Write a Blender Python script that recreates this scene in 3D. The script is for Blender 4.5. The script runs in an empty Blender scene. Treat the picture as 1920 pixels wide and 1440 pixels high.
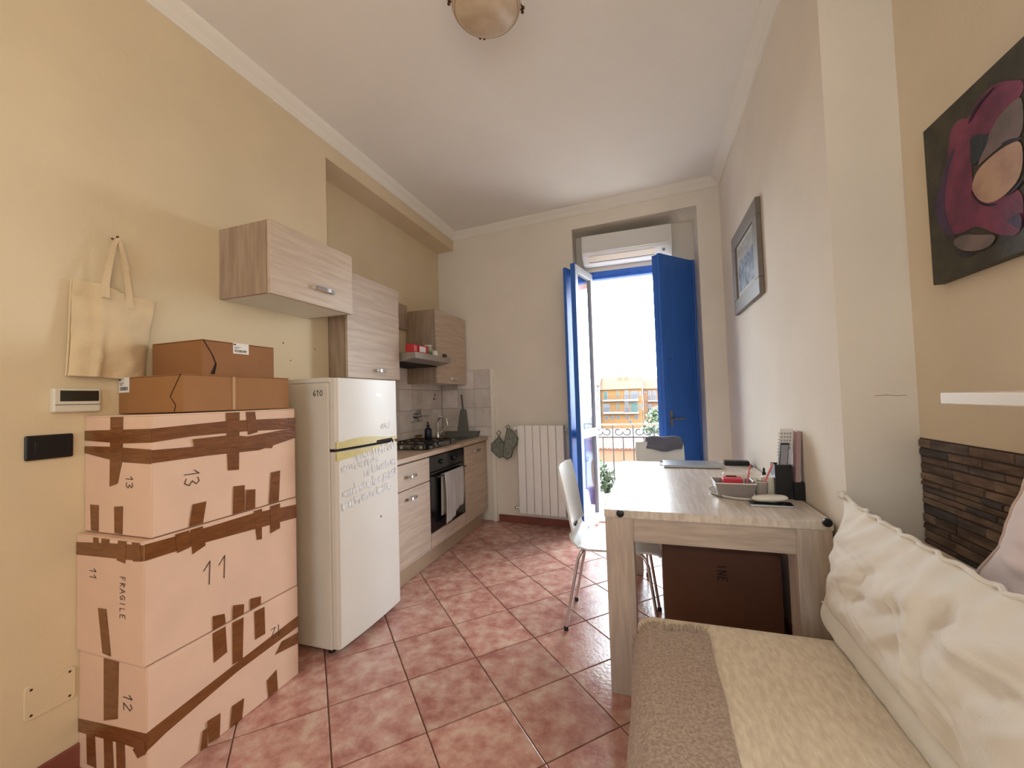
import bpy, bmesh, math, random
from mathutils import Matrix, Vector, noise
random.seed(7)
C = bpy.context.scene.collection
SC = bpy.context.scene

# ------------------------------------------------------------------ camera
F, YAW, PITCH, ROLL, EYE = 765.0, math.radians(18.451), math.radians(2.009), math.radians(-1.785), 1.25
_fw = Vector((-math.sin(YAW)*math.cos(PITCH), math.cos(YAW)*math.cos(PITCH), math.sin(PITCH)))
_r = Vector((math.cos(YAW), math.sin(YAW), 0)); _u = _r.cross(_fw)
CR = math.cos(ROLL)*_r + math.sin(ROLL)*_u
CU = -math.sin(ROLL)*_r + math.cos(ROLL)*_u
cd = bpy.data.cameras.new('camera'); cd.sensor_width = 36; cd.lens = F/1920*36
cd.clip_start = .02; cd.clip_end = 600
cam = bpy.data.objects.new('camera', cd); C.objects.link(cam)
cam.matrix_world = Matrix(((CR.x, CU.x, -_fw.x, 0), (CR.y, CU.y, -_fw.y, 0), (CR.z, CU.z, -_fw.z, EYE), (0, 0, 0, 1)))
SC.camera = cam

def at(px, py, X=None, Y=None, Z=None):
    """the point on the plane X=, Y= or Z= that the photo pixel looks at"""
    d = CR*((px-960)/F) - CU*((py-720)/F) + _fw
    if X is not None: t = X/d.x
    elif Y is not None: t = Y/d.y
    else: t = (Z-EYE)/d.z
    return Vector((0, 0, EYE)) + d*t

# ------------------------------------------------------------------ light
w = bpy.data.worlds.new('hazy_sky'); SC.world = w; w.use_nodes = True
bg = w.node_tree.nodes['Background']; bg.inputs[0].default_value = (.84, .93, 1, 1); bg.inputs[1].default_value = 21.0
def lamp(name, kind, energy, color, loc, rot, **k):
    l = bpy.data.lights.new(name, kind); l.energy = energy; l.color = color
    for a, b in k.items(): setattr(l, a, b)
    o = bpy.data.objects.new(name, l); C.objects.link(o); o.location = loc; o.rotation_euler = rot
    return o
lamp('sun', 'SUN', 6, (1, .95, .87), (0, 0, 30), Vector((-.16, -.47, -.87)).to_track_quat('-Z', 'Y').to_euler(), angle=.02)
# warm fill lamp added at the right-hand wall behind the camera
lamp('added_side_fill', 'AREA', 26, (1, .80, .55), (.80, -.85, 1.80), (math.radians(90), 0, math.radians(90)), shape='RECTANGLE', size=1.4, size_y=1.6)
# cool fill lamp added in front of the rear wall
lamp('added_rear_fill', 'AREA', 28, (.70, .85, 1), (-.3, -2.5, 1.6), (math.radians(90), 0, 0), shape='RECTANGLE', size=1.5, size_y=1.9)
pt = lamp('balcony_door_portal', 'AREA', 1, (1, 1, 1), (-.09, 4.28, 1.25), (math.radians(-90), 0, 0), shape='RECTANGLE', size=1.0, size_y=2.45)
pt.data.cycles.is_portal = True
SC.view_settings.view_transform = 'Standard'; SC.view_settings.look = 'None'
SC.view_settings.exposure = 0.14; SC.view_settings.gamma = 1; SC.view_settings.use_curve_mapping = False

# ------------------------------------------------------------------ materials
def srgb(r, g, b):
    f = lambda c: (c/255/12.92) if c/255 <= .04045 else ((c/255+.055)/1.055)**2.4
    return (f(r), f(g), f(b), 1)
MATS = {}
def mat(name, col, rough=.5, metal=0., spec=.5, var=0., vscale=8., stretch=(1, 1, 1), col2=None, bump=0., bscale=None,
        detail=4., coat=0., transmission=0., sheen=0., alpha=1., obj=False, bstretch=None):
    m = bpy.data.materials.new(name); m.use_nodes = True; nt = m.node_tree
    p = nt.nodes['Principled BSDF']; p.inputs['Roughness'].default_value = rough; p.inputs['Metallic'].default_value = metal
    p.inputs['Specular IOR Level'].default_value = spec; p.inputs['Coat Weight'].default_value = coat
    p.inputs['Transmission Weight'].default_value = transmission; p.inputs['Sheen Weight'].default_value = sheen
    c1 = srgb(*col); p.inputs['Base Color'].default_value = c1
    def tex(scale, st):
        tc = nt.nodes.new('ShaderNodeTexCoord'); mp = nt.nodes.new('ShaderNodeMapping')
        if obj: nt.links.new(tc.outputs['Object'], mp.inputs[0])
        else:
            g = nt.nodes.new('ShaderNodeNewGeometry'); nt.links.new(g.outputs['Position'], mp.inputs[0])
        mp.inputs['Scale'].default_value = st
        n = nt.nodes.new('ShaderNodeTexNoise'); n.inputs['Scale'].default_value = scale; n.inputs['Detail'].default_value = detail
        nt.links.new(mp.outputs[0], n.inputs['Vector']); return n
    if var or col2:
        n = tex(vscale, stretch)
        r = nt.nodes.new('ShaderNodeValToRGB')
        c2 = srgb(*col2) if col2 else tuple(c*(1-var) for c in c1[:3])+(1,)
        r.color_ramp.elements[0].color = c2; r.color_ramp.elements[1].color = c1
        r.color_ramp.elements[0].position = .36; r.color_ramp.elements[1].position = .64
        nt.links.new(n.outputs[0], r.inputs[0]); nt.links.new(r.outputs[0], p.inputs['Base Color'])
    if bump:
        n = tex(bscale or vscale, bstretch or stretch)
        b = nt.nodes.new('ShaderNodeBump'); b.inputs['Strength'].default_value = bump; b.inputs['Distance'].default_value = .01
        nt.links.new(n.outputs[0], b.inputs['Height']); nt.links.new(b.outputs[0], p.inputs['Normal'])
    MATS[name] = m; return m
def tile_mat(name, a, b, c_, rough, vs):
    m = mat(name, a, rough=rough, bump=.12, bscale=55); nt = m.node_tree; p = nt.nodes['Principled BSDF']
    g = nt.nodes.new('ShaderNodeNewGeometry'); oi = nt.nodes.new('ShaderNodeObjectInfo')
    va = nt.nodes.new('ShaderNodeVectorMath'); va.operation = 'MULTIPLY_ADD'
    cmb = nt.nodes.new('ShaderNodeCombineXYZ')
    for i in range(3): nt.links.new(oi.outputs['Random'], cmb.inputs[i])
    va.inputs[1].default_value = (17, 31, 23); nt.links.new(cmb.outputs[0], va.inputs[0]); nt.links.new(g.outputs['Position'], va.inputs[2])
    n = nt.nodes.new('ShaderNodeTexNoise'); n.inputs['Scale'].default_value = vs; n.inputs['Detail'].default_value = 7; n.inputs['Roughness'].default_value = .62
    nt.links.new(va.outputs[0], n.inputs['Vector'])
    r = nt.nodes.new('ShaderNodeValToRGB'); e = r.color_ramp.elements
    e[0].position = .34; e[0].color = srgb(*b); e[1].position = .68; e[1].color = srgb(*c_)
    k = r.color_ramp.elements.new(.5); k.color = srgb(*a)
    nt.links.new(n.outputs[0], r.inputs[0])
    hs = nt.nodes.new('ShaderNodeHueSaturation'); mr = nt.nodes.new('ShaderNodeMapRange')
    mr.inputs[3].default_value = .88; mr.inputs[4].default_value = 1.1
    nt.links.new(oi.outputs['Random'], mr.inputs[0]); nt.links.new(mr.outputs[0], hs.inputs['Value']); nt.links.new(r.outputs[0], hs.inputs['Color'])
    nt.links.new(hs.outputs[0], p.inputs['Base Color'])
    return m
M_wall = mat('plaster_warm_lit', (228, 210, 177), .9, var=.05, vscale=3, bump=.10, bscale=60, spec=.2)  # same plaster everywhere; the left wall's warm light is mixed into this colour
M_walls = mat('plaster_mid_lit', (236, 223, 200), .9, var=.05, vscale=3, bump=.10, bscale=60, spec=.2)  # sofa wall: part of the warm light mixed into the plaster colour
M_wallw = mat('plaster_cool_lit', (241, 232, 218), .9, var=.04, vscale=3, bump=.10, bscale=60, spec=.2)  # far and right walls: cooler light mixed into the plaster colour
M_ceil = mat('ceiling_paint', (245, 241, 233), .92, var=.03, vscale=2, spec=.2)
M_corn = mat('cornice_paint', (243, 238, 226), .8, spec=.3)
M_tile = tile_mat('terracotta_tile', (196, 148, 134), (170, 112, 102), (212, 182, 164), .22, 12)
M_grout = mat('grout', (120, 84, 70), .8, var=.2, vscale=30)
M_base = mat('skirting_tile', (142, 82, 70), .4, var=.2, vscale=14)
M_splash = tile_mat('splash_tile', (232, 222, 215), (220, 208, 200), (240, 233, 228), .30, 7)
M_splashg = mat('splash_grout', (186, 174, 164), .85)
M_woodh = mat('oak_laminate_horizontal', (208, 188, 166), .45, col2=(190, 169, 148), vscale=5, stretch=(6, .7, 9), bump=.03, detail=6)
M_woodv = mat('oak_laminate_vertical', (176, 154, 134), .5, col2=(156, 134, 115), vscale=6, stretch=(7, 7, .7), bump=.03, detail=6)
M_edge = mat('oak_edge', (176, 150, 122), .5)
M_white = mat('white_laminate', (228, 222, 208), .5)
M_counter = mat('counter_laminate', (210, 186, 160), .4, col2=(182, 158, 132), vscale=8, stretch=(7, .8, 5), detail=6)
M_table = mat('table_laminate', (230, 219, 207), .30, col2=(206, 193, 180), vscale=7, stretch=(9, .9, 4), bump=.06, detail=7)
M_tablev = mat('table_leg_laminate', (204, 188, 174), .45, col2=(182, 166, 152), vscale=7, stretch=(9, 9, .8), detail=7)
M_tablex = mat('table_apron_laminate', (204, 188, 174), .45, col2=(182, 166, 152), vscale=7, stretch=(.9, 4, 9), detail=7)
M_chrome = mat('chrome', (215, 215, 215), .16, 1)
M_steel = mat('brushed_steel', (170, 168, 164), .34, 1)
M_black = mat('black_plastic', (18, 18, 22), .35)
M_glassblack = mat('oven_black', (14, 15, 20), .12)
M_fridge = mat('fridge_enamel', (228, 223, 213), .36, var=.04, vscale=3)
M_fridges = mat('fridge_side', (226, 218, 204), .45, var=.05, vscale=4)
M_yellow = mat('yellowed_tape', (214, 196, 120), .35, var=.12, vscale=20)
M_residue = mat('sticker_residue', (240, 238, 236), .5, var=.25, vscale=60)
M_card = mat('cardboard_pale', (230, 194, 168), .78, var=.06, vscale=6, bump=.05, bscale=40)
M_cardb = mat('cardboard_brown', (160, 112, 66), .8, var=.08, vscale=6, bump=.05, bscale=40)
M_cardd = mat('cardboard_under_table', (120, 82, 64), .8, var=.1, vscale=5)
M_tape = mat('brown_tape', (128, 78, 40), .22, var=.22, vscale=18, stretch=(1, 1, 4), bump=.25, bscale=25)
M_ink = mat('pen_ink', (58, 42, 36), .8)
M_dark = mat('dark_gap', (34, 22, 18), .9)
M_paper = mat('label_paper', (236, 232, 226), .7)
M_canvas = mat('canvas_cloth', (226, 202, 164), .92, var=.06, vscale=10, bump=.3, bscale=220, sheen=.2)
M_plaw = mat('ivory_plastic', (226, 220, 204), .4)
M_lcd = mat('dark_display', (46, 44, 34), .2)
M_blue = mat('blue_painted_wood', (54, 114, 206), .38, var=.12, vscale=6, stretch=(4, 4, .6))
M_lwhite = mat('white_painted_wood', (196, 196, 194), .4)
M_acw = mat('ac_white', (228, 227, 224), .4)
M_acv = mat('ac_flap', (230, 218, 200), .45)
M_rad = mat('radiator_enamel', (248, 246, 242), .38)
M_chair = mat('white_chair_shell', (224, 225, 222), .3)
M_sofa = mat('sofa_fabric', (244, 230, 206), .95, col2=(226, 208, 182), vscale=70, stretch=(1, .35, 1), bump=.35, bscale=150, bstretch=(1, .3, 1), sheen=.3)
M_throw = mat('throw_weave', (204, 182, 164), .97, col2=(166, 142, 126), vscale=120, bump=.7, bscale=190, sheen=.3)
M_cush = mat('cushion_linen', (243, 237, 226), .9, var=.05, vscale=5, bump=.12, bscale=240, sheen=.3)
M_pink = mat('rosy_linen', (226, 206, 200), .9, var=.06, vscale=5, bump=.12, bscale=240, sheen=.3)
M_sofaback = M_sofa
M_frame = mat('grey_frame', (128, 118, 108), .55, var=.12, vscale=20, stretch=(1, 3, 1))
M_mount = mat('picture_mount', (200, 196, 188), .7)
M_shelf = mat('white_shelf', (238, 232, 220), .45)
M_bulb = mat('alabaster_glass', (216, 198, 170), .3, col2=(196, 174, 144), vscale=9)
M_bronze = mat('bronze_clip', (92, 56, 40), .35, .7)
M_glass = mat('clear_glass', (250, 252, 252), .02, transmission=1, spec=.5)
M_iron = mat('wrought_iron', (30, 25, 24), .5, .3)
M_towel = mat('grey_towel', (186, 182, 174), .95, var=.05, vscale=20, bump=.3, bscale=160)
M_greycl = mat('grey_cloth', (108, 110, 124), .95, var=.1, vscale=15, bump=.3, bscale=120)
M_pot = mat('pot_holder_cloth', (142, 146, 132), .95, col2=(112, 118, 106), vscale=60, bump=.3, bscale=120)
M_green = mat('dark_green_piping', (50, 62, 50), .9)
M_soap = mat('navy_bottle', (22, 34, 56), .3)
M_greyb = mat('grey_plastic', (116, 118, 112), .6)
M_red = mat('red_carton', (196, 44, 44), .5, var=.1, vscale=30)
M_pinkp = mat('pink_plastic', (226, 108, 120), .4)
M_basket = mat('smoky_basket', (150, 140, 136), .35)
M_silver = mat('silver_laptop', (196, 200, 206), .3, .6)
M_cream = mat('candle_cream', (232, 222, 196), .5)
M_gwhite = mat('gloss_white_plastic', (236, 230, 218), .25)
M_leaf = mat('plant_leaf', (36, 54, 20), .6, var=.4, vscale=6)
M_terra = mat('terracotta_pot', (100, 48, 30), .8)
M_conc = mat('balcony_tile', (216, 210, 202), .8, var=.08, vscale=4)
M_court = mat('courtyard_paving', (80, 74, 74), .9, var=.08, vscale=.2)
M_yel = mat('ochre_render', (90, 62, 28), .95, var=.06, vscale=.3)
M_pea = mat('peach_render', (94, 66, 46), .95, var=.05, vscale=.3)
M_whr = mat('white_render', (92, 91, 92), .95, var=.04, vscale=.4)
M_pkr = mat('pink_render', (88, 68, 66), .95, var=.05, vscale=.3)
M_roof = mat('clay_roof', (82, 46, 24), .95, var=.25, vscale=1.2, stretch=(4, 1, 1))
M_brickroof = mat('low_roof_tiles', (74, 46, 34), .95, var=.15, vscale=2, stretch=(5, .4, 1))
M_pane = mat('far_window_pane', (36, 38, 46), .25)
M_gsh = mat('green_shutter', (26, 52, 46), .7)
M_slab = mat('peach_soffit', (196, 150, 116), .9)
M_screw = mat('screw_head', (60, 46, 36), .5)
STONES = [mat('slate_stone_%s' % n, c, .75, col2=tuple(int(v*.72) for v in c), vscale=22, stretch=(1, .6, 2), bump=.5, bscale=45) for n, c in
          (('brown', (126, 104, 94)), ('umber', (104, 88, 82)), ('grey', (110, 100, 98)), ('blue', (86, 82, 88)), ('tan', (142, 122, 106)))]
def art_mat(name, kind):
    m = bpy.data.materials.new(name); m.use_nodes = True; nt = m.node_tree; p = nt.nodes['Principled BSDF']
    p.inputs['Roughness'].default_value = .6
    tc = nt.nodes.new('ShaderNodeTexCoord')
    if kind == 'smoke':
        n = nt.nodes.new('ShaderNodeTexNoise'); n.inputs['Scale'].default_value = 9; n.inputs['Detail'].default_value = 5
        n.inputs['Distortion'].default_value = 1.4
        r = nt.nodes.new('ShaderNodeValToRGB'); e = r.color_ramp.elements
        e[0].position = .38; e[0].color = srgb(46, 60, 88); e[1].position = .62; e[1].color = srgb(150, 160, 170)
        nt.links.new(tc.outputs['Object'], n.inputs['Vector']); nt.links.new(n.outputs[0], r.inputs[0]); nt.links.new(r.outputs[0], p.inputs['Base Color'])
    MATS[name] = m; return m
M_art = art_mat('blue_print', 'smoke')
def paint(name, c, c2): return mat(name, c, .6, col2=c2, vscale=14, bump=.25, bscale=50, stretch=(1, 1, 1), detail=6)
M_pgreen = paint('oil_green_black', (72, 68, 54), (48, 48, 42))
M_pplum = paint('oil_plum', (138, 66, 96), (104, 48, 76))
M_pviolet = paint('oil_violet', (84, 58, 94), (60, 46, 74))
M_pteal = paint('oil_teal', (50, 62, 76), (40, 50, 62))
M_pbeige = paint('oil_beige', (196, 164, 140), (172, 136, 122))
M_pgrey = paint('oil_grey', (132, 116, 112), (108, 96, 94))
M_pnavy = paint('oil_navy', (42, 36, 62), (34, 30, 50))

# ------------------------------------------------------------------ mesh building
XF = {}
class MB:
    def __init__(s): s.v = []; s.f = []
    def add(s, vs, fs):
        n = len(s.v); s.v += [Vector(v) for v in vs]; s.f += [tuple(i+n for i in f) for f in fs]; return s
    def hexa(s, p): return s.add(p, [(3, 2, 1, 0), (4, 5, 6, 7), (0, 1, 5, 4), (1, 2, 6, 5), (2, 3, 7, 6), (3, 0, 4, 7)])
    def box(s, x0, x1, y0, y1, z0, z1):
        return s.hexa([(x0, y0, z0), (x1, y0, z0), (x1, y1, z0), (x0, y1, z0), (x0, y0, z1), (x1, y0, z1), (x1, y1, z1), (x0, y1, z1)])
    def tube(s, pts, r, seg=8, closed=False):
        pts = [Vector(p) for p in pts]; n = len(pts); rs = r if isinstance(r, (list, tuple)) else [r]*n
        vs = []; prev = None
        for i, p in enumerate(pts):
            a = pts[(i-1) % n] if (closed or i) else p; b = pts[(i+1) % n] if (closed or i < n-1) else p
            t = (b-a).normalized()
            if prev is None:
                u = t.orthogonal().normalized()
            else:
                u = prev - t*prev.dot(t)
                u = u.normalized() if u.length > 1e-6 else t.orthogonal().normalized()
            prev = u; q = t.cross(u)
            vs += [p + (u*math.cos(2*math.pi*k/seg) + q*math.sin(2*math.pi*k/seg))*rs[i] for k in range(seg)]
        fs = []
        for i in range(n if closed else n-1):
            j = (i+1) % n
            for k in range(seg):
                l = (k+1) % seg; fs.append((i*seg+k, i*seg+l, j*seg+l, j*seg+k))
        if not closed: fs += [tuple(range(seg-1, -1, -1)), tuple((n-1)*seg+k for k in range(seg))]
        return s.add(vs, fs)
    def lathe(s, prof, c=(0, 0, 0), seg=24, axis='Z'):
        vs = []; n = len(prof); c = Vector(c)
        for r, h in prof:
            for k in range(seg):
                a = 2*math.pi*k/seg; x, y = r*math.cos(a), r*math.sin(a)
                vs.append(c + Vector({'Z': (x, y, h), 'X': (h, x, y), 'Y': (y, h, x)}[axis]))
        fs = [(i*seg+k, i*seg+(k+1) % seg, (i+1)*seg+(k+1) % seg, (i+1)*seg+k) for i in range(n-1) for k in range(seg)]
        fs += [tuple(range(seg-1, -1, -1)), tuple((n-1)*seg+k for k in range(seg))]
        return s.add(vs, fs)
    def grid(s, fn, nu, nv, thick=None):
        """fn(u,v) -> point; with thick = vector function or offset gives a closed sheet"""
        vs = [fn(i/nu, j/nv) for i in range(nu+1) for j in range(nv+1)]; w_ = nv+1
        fs = [(i*w_+j, (i+1)*w_+j, (i+1)*w_+j+1, i*w_+j+1) for i in range(nu) for j in range(nv)]
        if thick is None: return s.add(vs, fs)
        n = len(vs); off = Vector(thick); vs2 = [Vector(v)+off for v in vs]
        fs2 = [tuple(reversed([i+n for i in f])) for f in fs]
        rim = [i*w_ for i in range(nu+1)] + [nu*w_+j for j in range(1, nv+1)] + [i*w_+nv for i in range(nu-1, -1, -1)] + [j for j in range(nv-1, 0, -1)]
        fr = [(rim[(k+1) % len(rim)], rim[k], rim[k]+n, rim[(k+1) % len(rim)]+n) for k in range(len(rim))]
        return s.add(vs+vs2, fs+fs2+fr)
    def poly(s, pts, off):
        """a flat outline extruded by off"""
        pts = [Vector(p) for p in pts]; n = len(pts); o = Vector(off)
        return s.add(pts+[p+o for p in pts], [tuple(range(n-1, -1, -1)), tuple(range(n, 2*n))] + [(i, (i+1) % n, (i+1) % n+n, i+n) for i in range(n)])
    def build(s, name, m, parent=None, bevel=0., seg=2, smooth=False, local=False, kind=None, label=None):
        me = bpy.data.meshes.new(name); vs = s.v
        if parent is not None and not local:
            inv = XF[parent.name].inverted(); vs = [inv @ v for v in vs]
        base = Vector((0, 0, 0))
        if parent is None and not local:
            lo = [min(v[i] for v in vs) for i in range(3)]; hi = [max(v[i] for v in vs) for i in range(3)]
            base = Vector(((lo[0]+hi[0])/2, (lo[1]+hi[1])/2, lo[2])); vs = [v-base for v in vs]
        bm = bmesh.new(); bv = [bm.verts.new(v) for v in vs]
        for f in s.f:
            try: bm.faces.new([bv[i] for i in f])
            except ValueError: pass
        bmesh.ops.recalc_face_normals(bm, faces=bm.faces[:])
        if bevel:
            es = [e for e in bm.edges if len(e.link_faces) == 2 and e.calc_face_angle(0) > .5]
            bmesh.ops.bevel(bm, geom=es, offset=bevel, segments=seg, affect='EDGES', profile=.5, clamp_overlap=True)
        if smooth:
            for f in bm.faces: f.smooth = True
            if smooth != 'all':
                for e in bm.edges:
                    if len(e.link_faces) == 2 and e.calc_face_angle(0) > .7: e.smooth = False
        bm.to_mesh(me); bm.free(); me.materials.append(m)
        o = bpy.data.objects.new(name, me); C.objects.link(o)
        if parent is not None: o.parent = parent; XF[o.name] = XF[parent.name].copy()
        else: o.location = base; XF[o.name] = Matrix.Translation(base)
        if kind: o['kind'] = kind
        if label: o['label'] = label
        return o
def tag(o, label, cat, group=None):
    o['label'] = label; o['category'] = cat
    if group: o['group'] = group
    return o
def thing(name, label, cat, loc, rotz=0, group=None):
    o = bpy.data.objects.new(name, None); C.objects.link(o); o.empty_display_size = .1
    o.location = loc; o.rotation_euler = (0, 0, rotz)
    XF[o.name] = Matrix.Translation(Vector(loc)) @ Matrix.Rotation(rotz, 4, 'Z')
    if label: tag(o, label, cat, group)
    return o
def struct(o): o['kind'] = 'structure'; return o
def dup(root, loc, rotz=0, label=None):
    r = root.copy(); C.objects.link(r); r.location = loc; r.rotation_euler = (0, 0, rotz)
    if label: r['label'] = label
    for ch in list(root.children):
        c = ch.copy(); C.objects.link(c); c.parent = r
        for g in list(ch.children):
            d = g.copy(); C.objects.link(d); d.parent = c
    return r
def rbox(x0, x1, y0, y1, z0, z1): return MB().box(x0, x1, y0, y1, z0, z1)

# hand-drawn characters as pen strokes, in a cell 1 wide and 1.5 high
GL = {'1': [[(.15, 1.0), (.55, 1.5), (.5, 0)]], '3': [[(.1, 1.35), (.5, 1.5), (.8, 1.2), (.4, .8), (.85, .5), (.55, .05), (.1, .2)]],
      '2': [[(.1, 1.2), (.45, 1.5), (.8, 1.15), (.15, .05), (.9, .1)]], 'F': [[(.8, 1.5), (.2, 1.5), (.2, 0)], [(.2, .8), (.7, .85)]],
      'R': [[(.2, 0), (.2, 1.5), (.8, 1.2), (.25, .75), (.85, 0)]], 'A': [[(.05, 0), (.5, 1.5), (.95, 0)], [(.25, .6), (.75, .6)]],
      'G': [[(.9, 1.25), (.4, 1.5), (.1, .8), (.45, 0), (.9, .3), (.85, .7), (.5, .7)]], 'I': [[(.5, 1.5), (.5, 0)]],
      'L': [[(.2, 1.5), (.2, 0), (.8, 0)]], 'E': [[(.85, 1.5), (.2, 1.5), (.2, 0), (.85, 0)], [(.2, .8), (.7, .8)]],
      'N': [[(.15, 0), (.15, 1.5), (.85, 0), (.85, 1.5)]], '6': [[(.75, 1.5), (.25, 1.0), (.15, .4), (.5, 0), (.85, .35), (.55, .75), (.2, .5)]],
      '0': [[(.55, 1.45), (.25, 1.2), (.12, .75), (.22, .25), (.5, .05), (.78, .25), (.88, .75), (.78, 1.2), (.55, 1.45)]]}
def write(text, o, U, V, h, wd, nrm, gap=1.25):
    """pen strokes on a face: o = lower left of the first character, U along the line, V upwards"""
    mb = MB(); U = Vector(U); V = Vector(V); nrm = Vector(nrm); s = h/1.5
    for i, ch in enumerate(text):
        for st in GL[ch]:
            P = [Vector(o) + U*s*(x+i*gap) + V*s*y + nrm*.0011 for x, y in st]
            for a, b in zip(P, P[1:]):
                d = (b-a).normalized(); q = d.cross(nrm)*wd/2
                mb.poly([a-q-d*wd*.3, b-q+d*wd*.3, b+q+d*wd*.3, a+q-d*wd*.3], nrm*.0004)
    return mb

# ================================================================== THE ROOM
XL, XN, XR, XS, H = -1.96, -2.16, .63, .84, 3.06          # left wall, kitchen recess, right wall, sofa recess, ceiling
def fy(x): return 3.889 - .085*(x+.719)                     # the far wall is a little out of square
TH = math.atan(-.085)
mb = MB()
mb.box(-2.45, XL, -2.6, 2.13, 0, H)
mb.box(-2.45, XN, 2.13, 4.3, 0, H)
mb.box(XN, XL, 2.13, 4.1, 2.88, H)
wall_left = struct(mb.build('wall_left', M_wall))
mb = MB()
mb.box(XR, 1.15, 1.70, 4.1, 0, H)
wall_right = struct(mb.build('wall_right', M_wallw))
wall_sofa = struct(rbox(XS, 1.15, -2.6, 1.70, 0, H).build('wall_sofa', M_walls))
NX0, NX1, NZ = -.639, .455, 2.857                            # the deep niche of the balcony door
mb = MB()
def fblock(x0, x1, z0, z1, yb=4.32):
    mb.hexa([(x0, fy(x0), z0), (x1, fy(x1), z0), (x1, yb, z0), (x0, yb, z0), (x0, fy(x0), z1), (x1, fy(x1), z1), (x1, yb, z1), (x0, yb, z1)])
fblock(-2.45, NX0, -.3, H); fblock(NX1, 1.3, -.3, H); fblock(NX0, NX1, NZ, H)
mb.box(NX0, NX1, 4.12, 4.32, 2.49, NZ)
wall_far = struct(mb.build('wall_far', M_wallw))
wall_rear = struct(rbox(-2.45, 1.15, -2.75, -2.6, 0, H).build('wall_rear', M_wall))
ceiling = struct(rbox(-2.45, 1.3, -2.75, 4.32, H, H+.2).build('ceiling', M_ceil))
# unseen window added to go with the side fill lamp, behind the camera
win = struct(thing('added_window_1', None, None, (XS, -.85, .95)))
f = MB()
for a in ((-1.65, -1.57), (-.13, -.05), (-.89, -.81)): f.box(XS-.03, XS, a[0], a[1], .98, 2.65)
f.box(XS-.03, XS, -1.65, -.05, .90, .98); f.box(XS-.03, XS, -1.65, -.05, 2.65, 2.73); f.build('window_frame', M_lwhite, win)
for a in ((-1.57, -.89), (-.81, -.13)): rbox(XS-.012, XS-.008, a[0], a[1], .98, 2.65).build('pane', M_paper, win)

rw = struct(thing('added_window_2', None, None, (-.3, -2.6, .6)))  # unseen window added to go with the rear fill lamp
f = MB()
for a in ((-1.15, -1.07), (.47, .55), (-.34, -.26)): f.box(a[0], a[1], -2.6, -2.56, .6, 2.65)
f.box(-1.15, .55, -2.6, -2.56, .52, .6); f.box(-1.15, .55, -2.6, -2.56, 2.65, 2.73); f.build('window_frame', M_lwhite, rw)
for a in ((-1.07, -.34), (-.26, .47)): rbox(a[0], a[1], -2.585, -2.58, .6, 2.65).build('pane', M_paper, rw)
# floor: grout bed and the 33 cm tiles laid on the diagonal
floor = struct(rbox(-2.2, 1.0, -2.6, 4.12, -.12, -.004).build('floor', M_grout))
O0 = at(946.9, 1314.4, Z=0); T = .3275; s2 = math.sqrt(.5)
A_ = Vector((-s2, s2, 0)); B_ = Vector((s2, s2, 0))
def clip(poly, x0, x1, y0, y1):
    for ax, lim, sg in ((0, x0, 1), (0, x1, -1), (1, y0, 1), (1, y1, -1)):
        out = []
        for i in range(len(poly)):
            p, q = poly[i], poly[(i+1) % len(poly)]; dp = (p[ax]-lim)*sg; dq = (q[ax]-lim)*sg
            if dp >= 0: out.append(p)
            if dp*dq < 0: out.append(p + (q-p)*(dp/(dp-dq)))
        poly = out
        if len(poly) < 3: return []
    return poly
def tilemesh(P, topz, g, bev, d):
    """a tile with a chamfered top from its outline"""
    c = sum(P, Vector((0, 0, 0)))/len(P); n = len(P); mb = MB()
    def inset(k): return [p + (c-p).normalized()*min(k*1.414, (c-p).length*.4) for p in P]
    a = inset(g); b = inset(g+bev)
    vs = [v+Vector((0, 0, -.006)) for v in a] + [v+Vector((0, 0, topz-bev*.5)) for v in a] + [v+Vector((0, 0, topz)) for v in b]
    fs = [tuple(range(2*n, 3*n))]
    for i in range(n):
        j = (i+1) % n; fs += [(i, j, j+n, i+n), (i+n, j+n, j+2*n, i+2*n)]
    return mb.add(vs, fs)
full = None; finv = XF['floor'].inverted()
for i in range(-16, 17):
    for j in range(-16, 17):
        o = O0 + A_*T*i + B_*T*j
        q = [o, o+B_*T, o+A_*T+B_*T, o+A_*T]
        c = clip(q, -2.15, .83, -.55, 4.12)
        if not c: continue
        area = abs(sum(c[k].x*c[(k+1) % len(c)].y - c[(k+1) % len(c)].x*c[k].y for k in range(len(c))))/2
        if area < .004: continue
        ctr = sum(c, Vector((0, 0, 0)))/len(c)
        if area > T*T*.999:
            if full is None:
                lo = MB().add([v-ctr for v in tilemesh(c, 0, .0028, .0022, 0).v], tilemesh(c, 0, .0028, .0022, 0).f)
                t = lo.build('tile', M_tile, floor, local=True); full = t.data
            else:
                t = bpy.data.objects.new('tile', full); C.objects.link(t); t.parent = floor
        else:
            tm = tilemesh(c, 0, .0028, .0022, 0)
            t = MB().add([v-ctr for v in tm.v], tm.f).build('tile', M_tile, floor, local=True)
        t.location = finv @ ctr
struct(rbox(XL, XL+.012, -2.5, 2.12, 0, .085).build('baseboard_left', M_base, bevel=.003))
mb = MB(); x0, x1 = -1.5, NX0
mb.hexa([(x0, fy(x0)-.012, 0), (x1, fy(x1)-.012, 0), (x1, fy(x1), 0), (x0, fy(x0), 0), (x0, fy(x0)-.012, .072), (x1, fy(x1)-.012, .072), (x1, fy(x1), .072), (x0, fy(x0), .072)])
struct(mb.build('baseboard_far', M_base, bevel=.003))
struct(rbox(XR-.012, XR, 1.70, 3.74, 0, .08).build('baseboard_right', M_base, bevel=.003))
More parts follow.
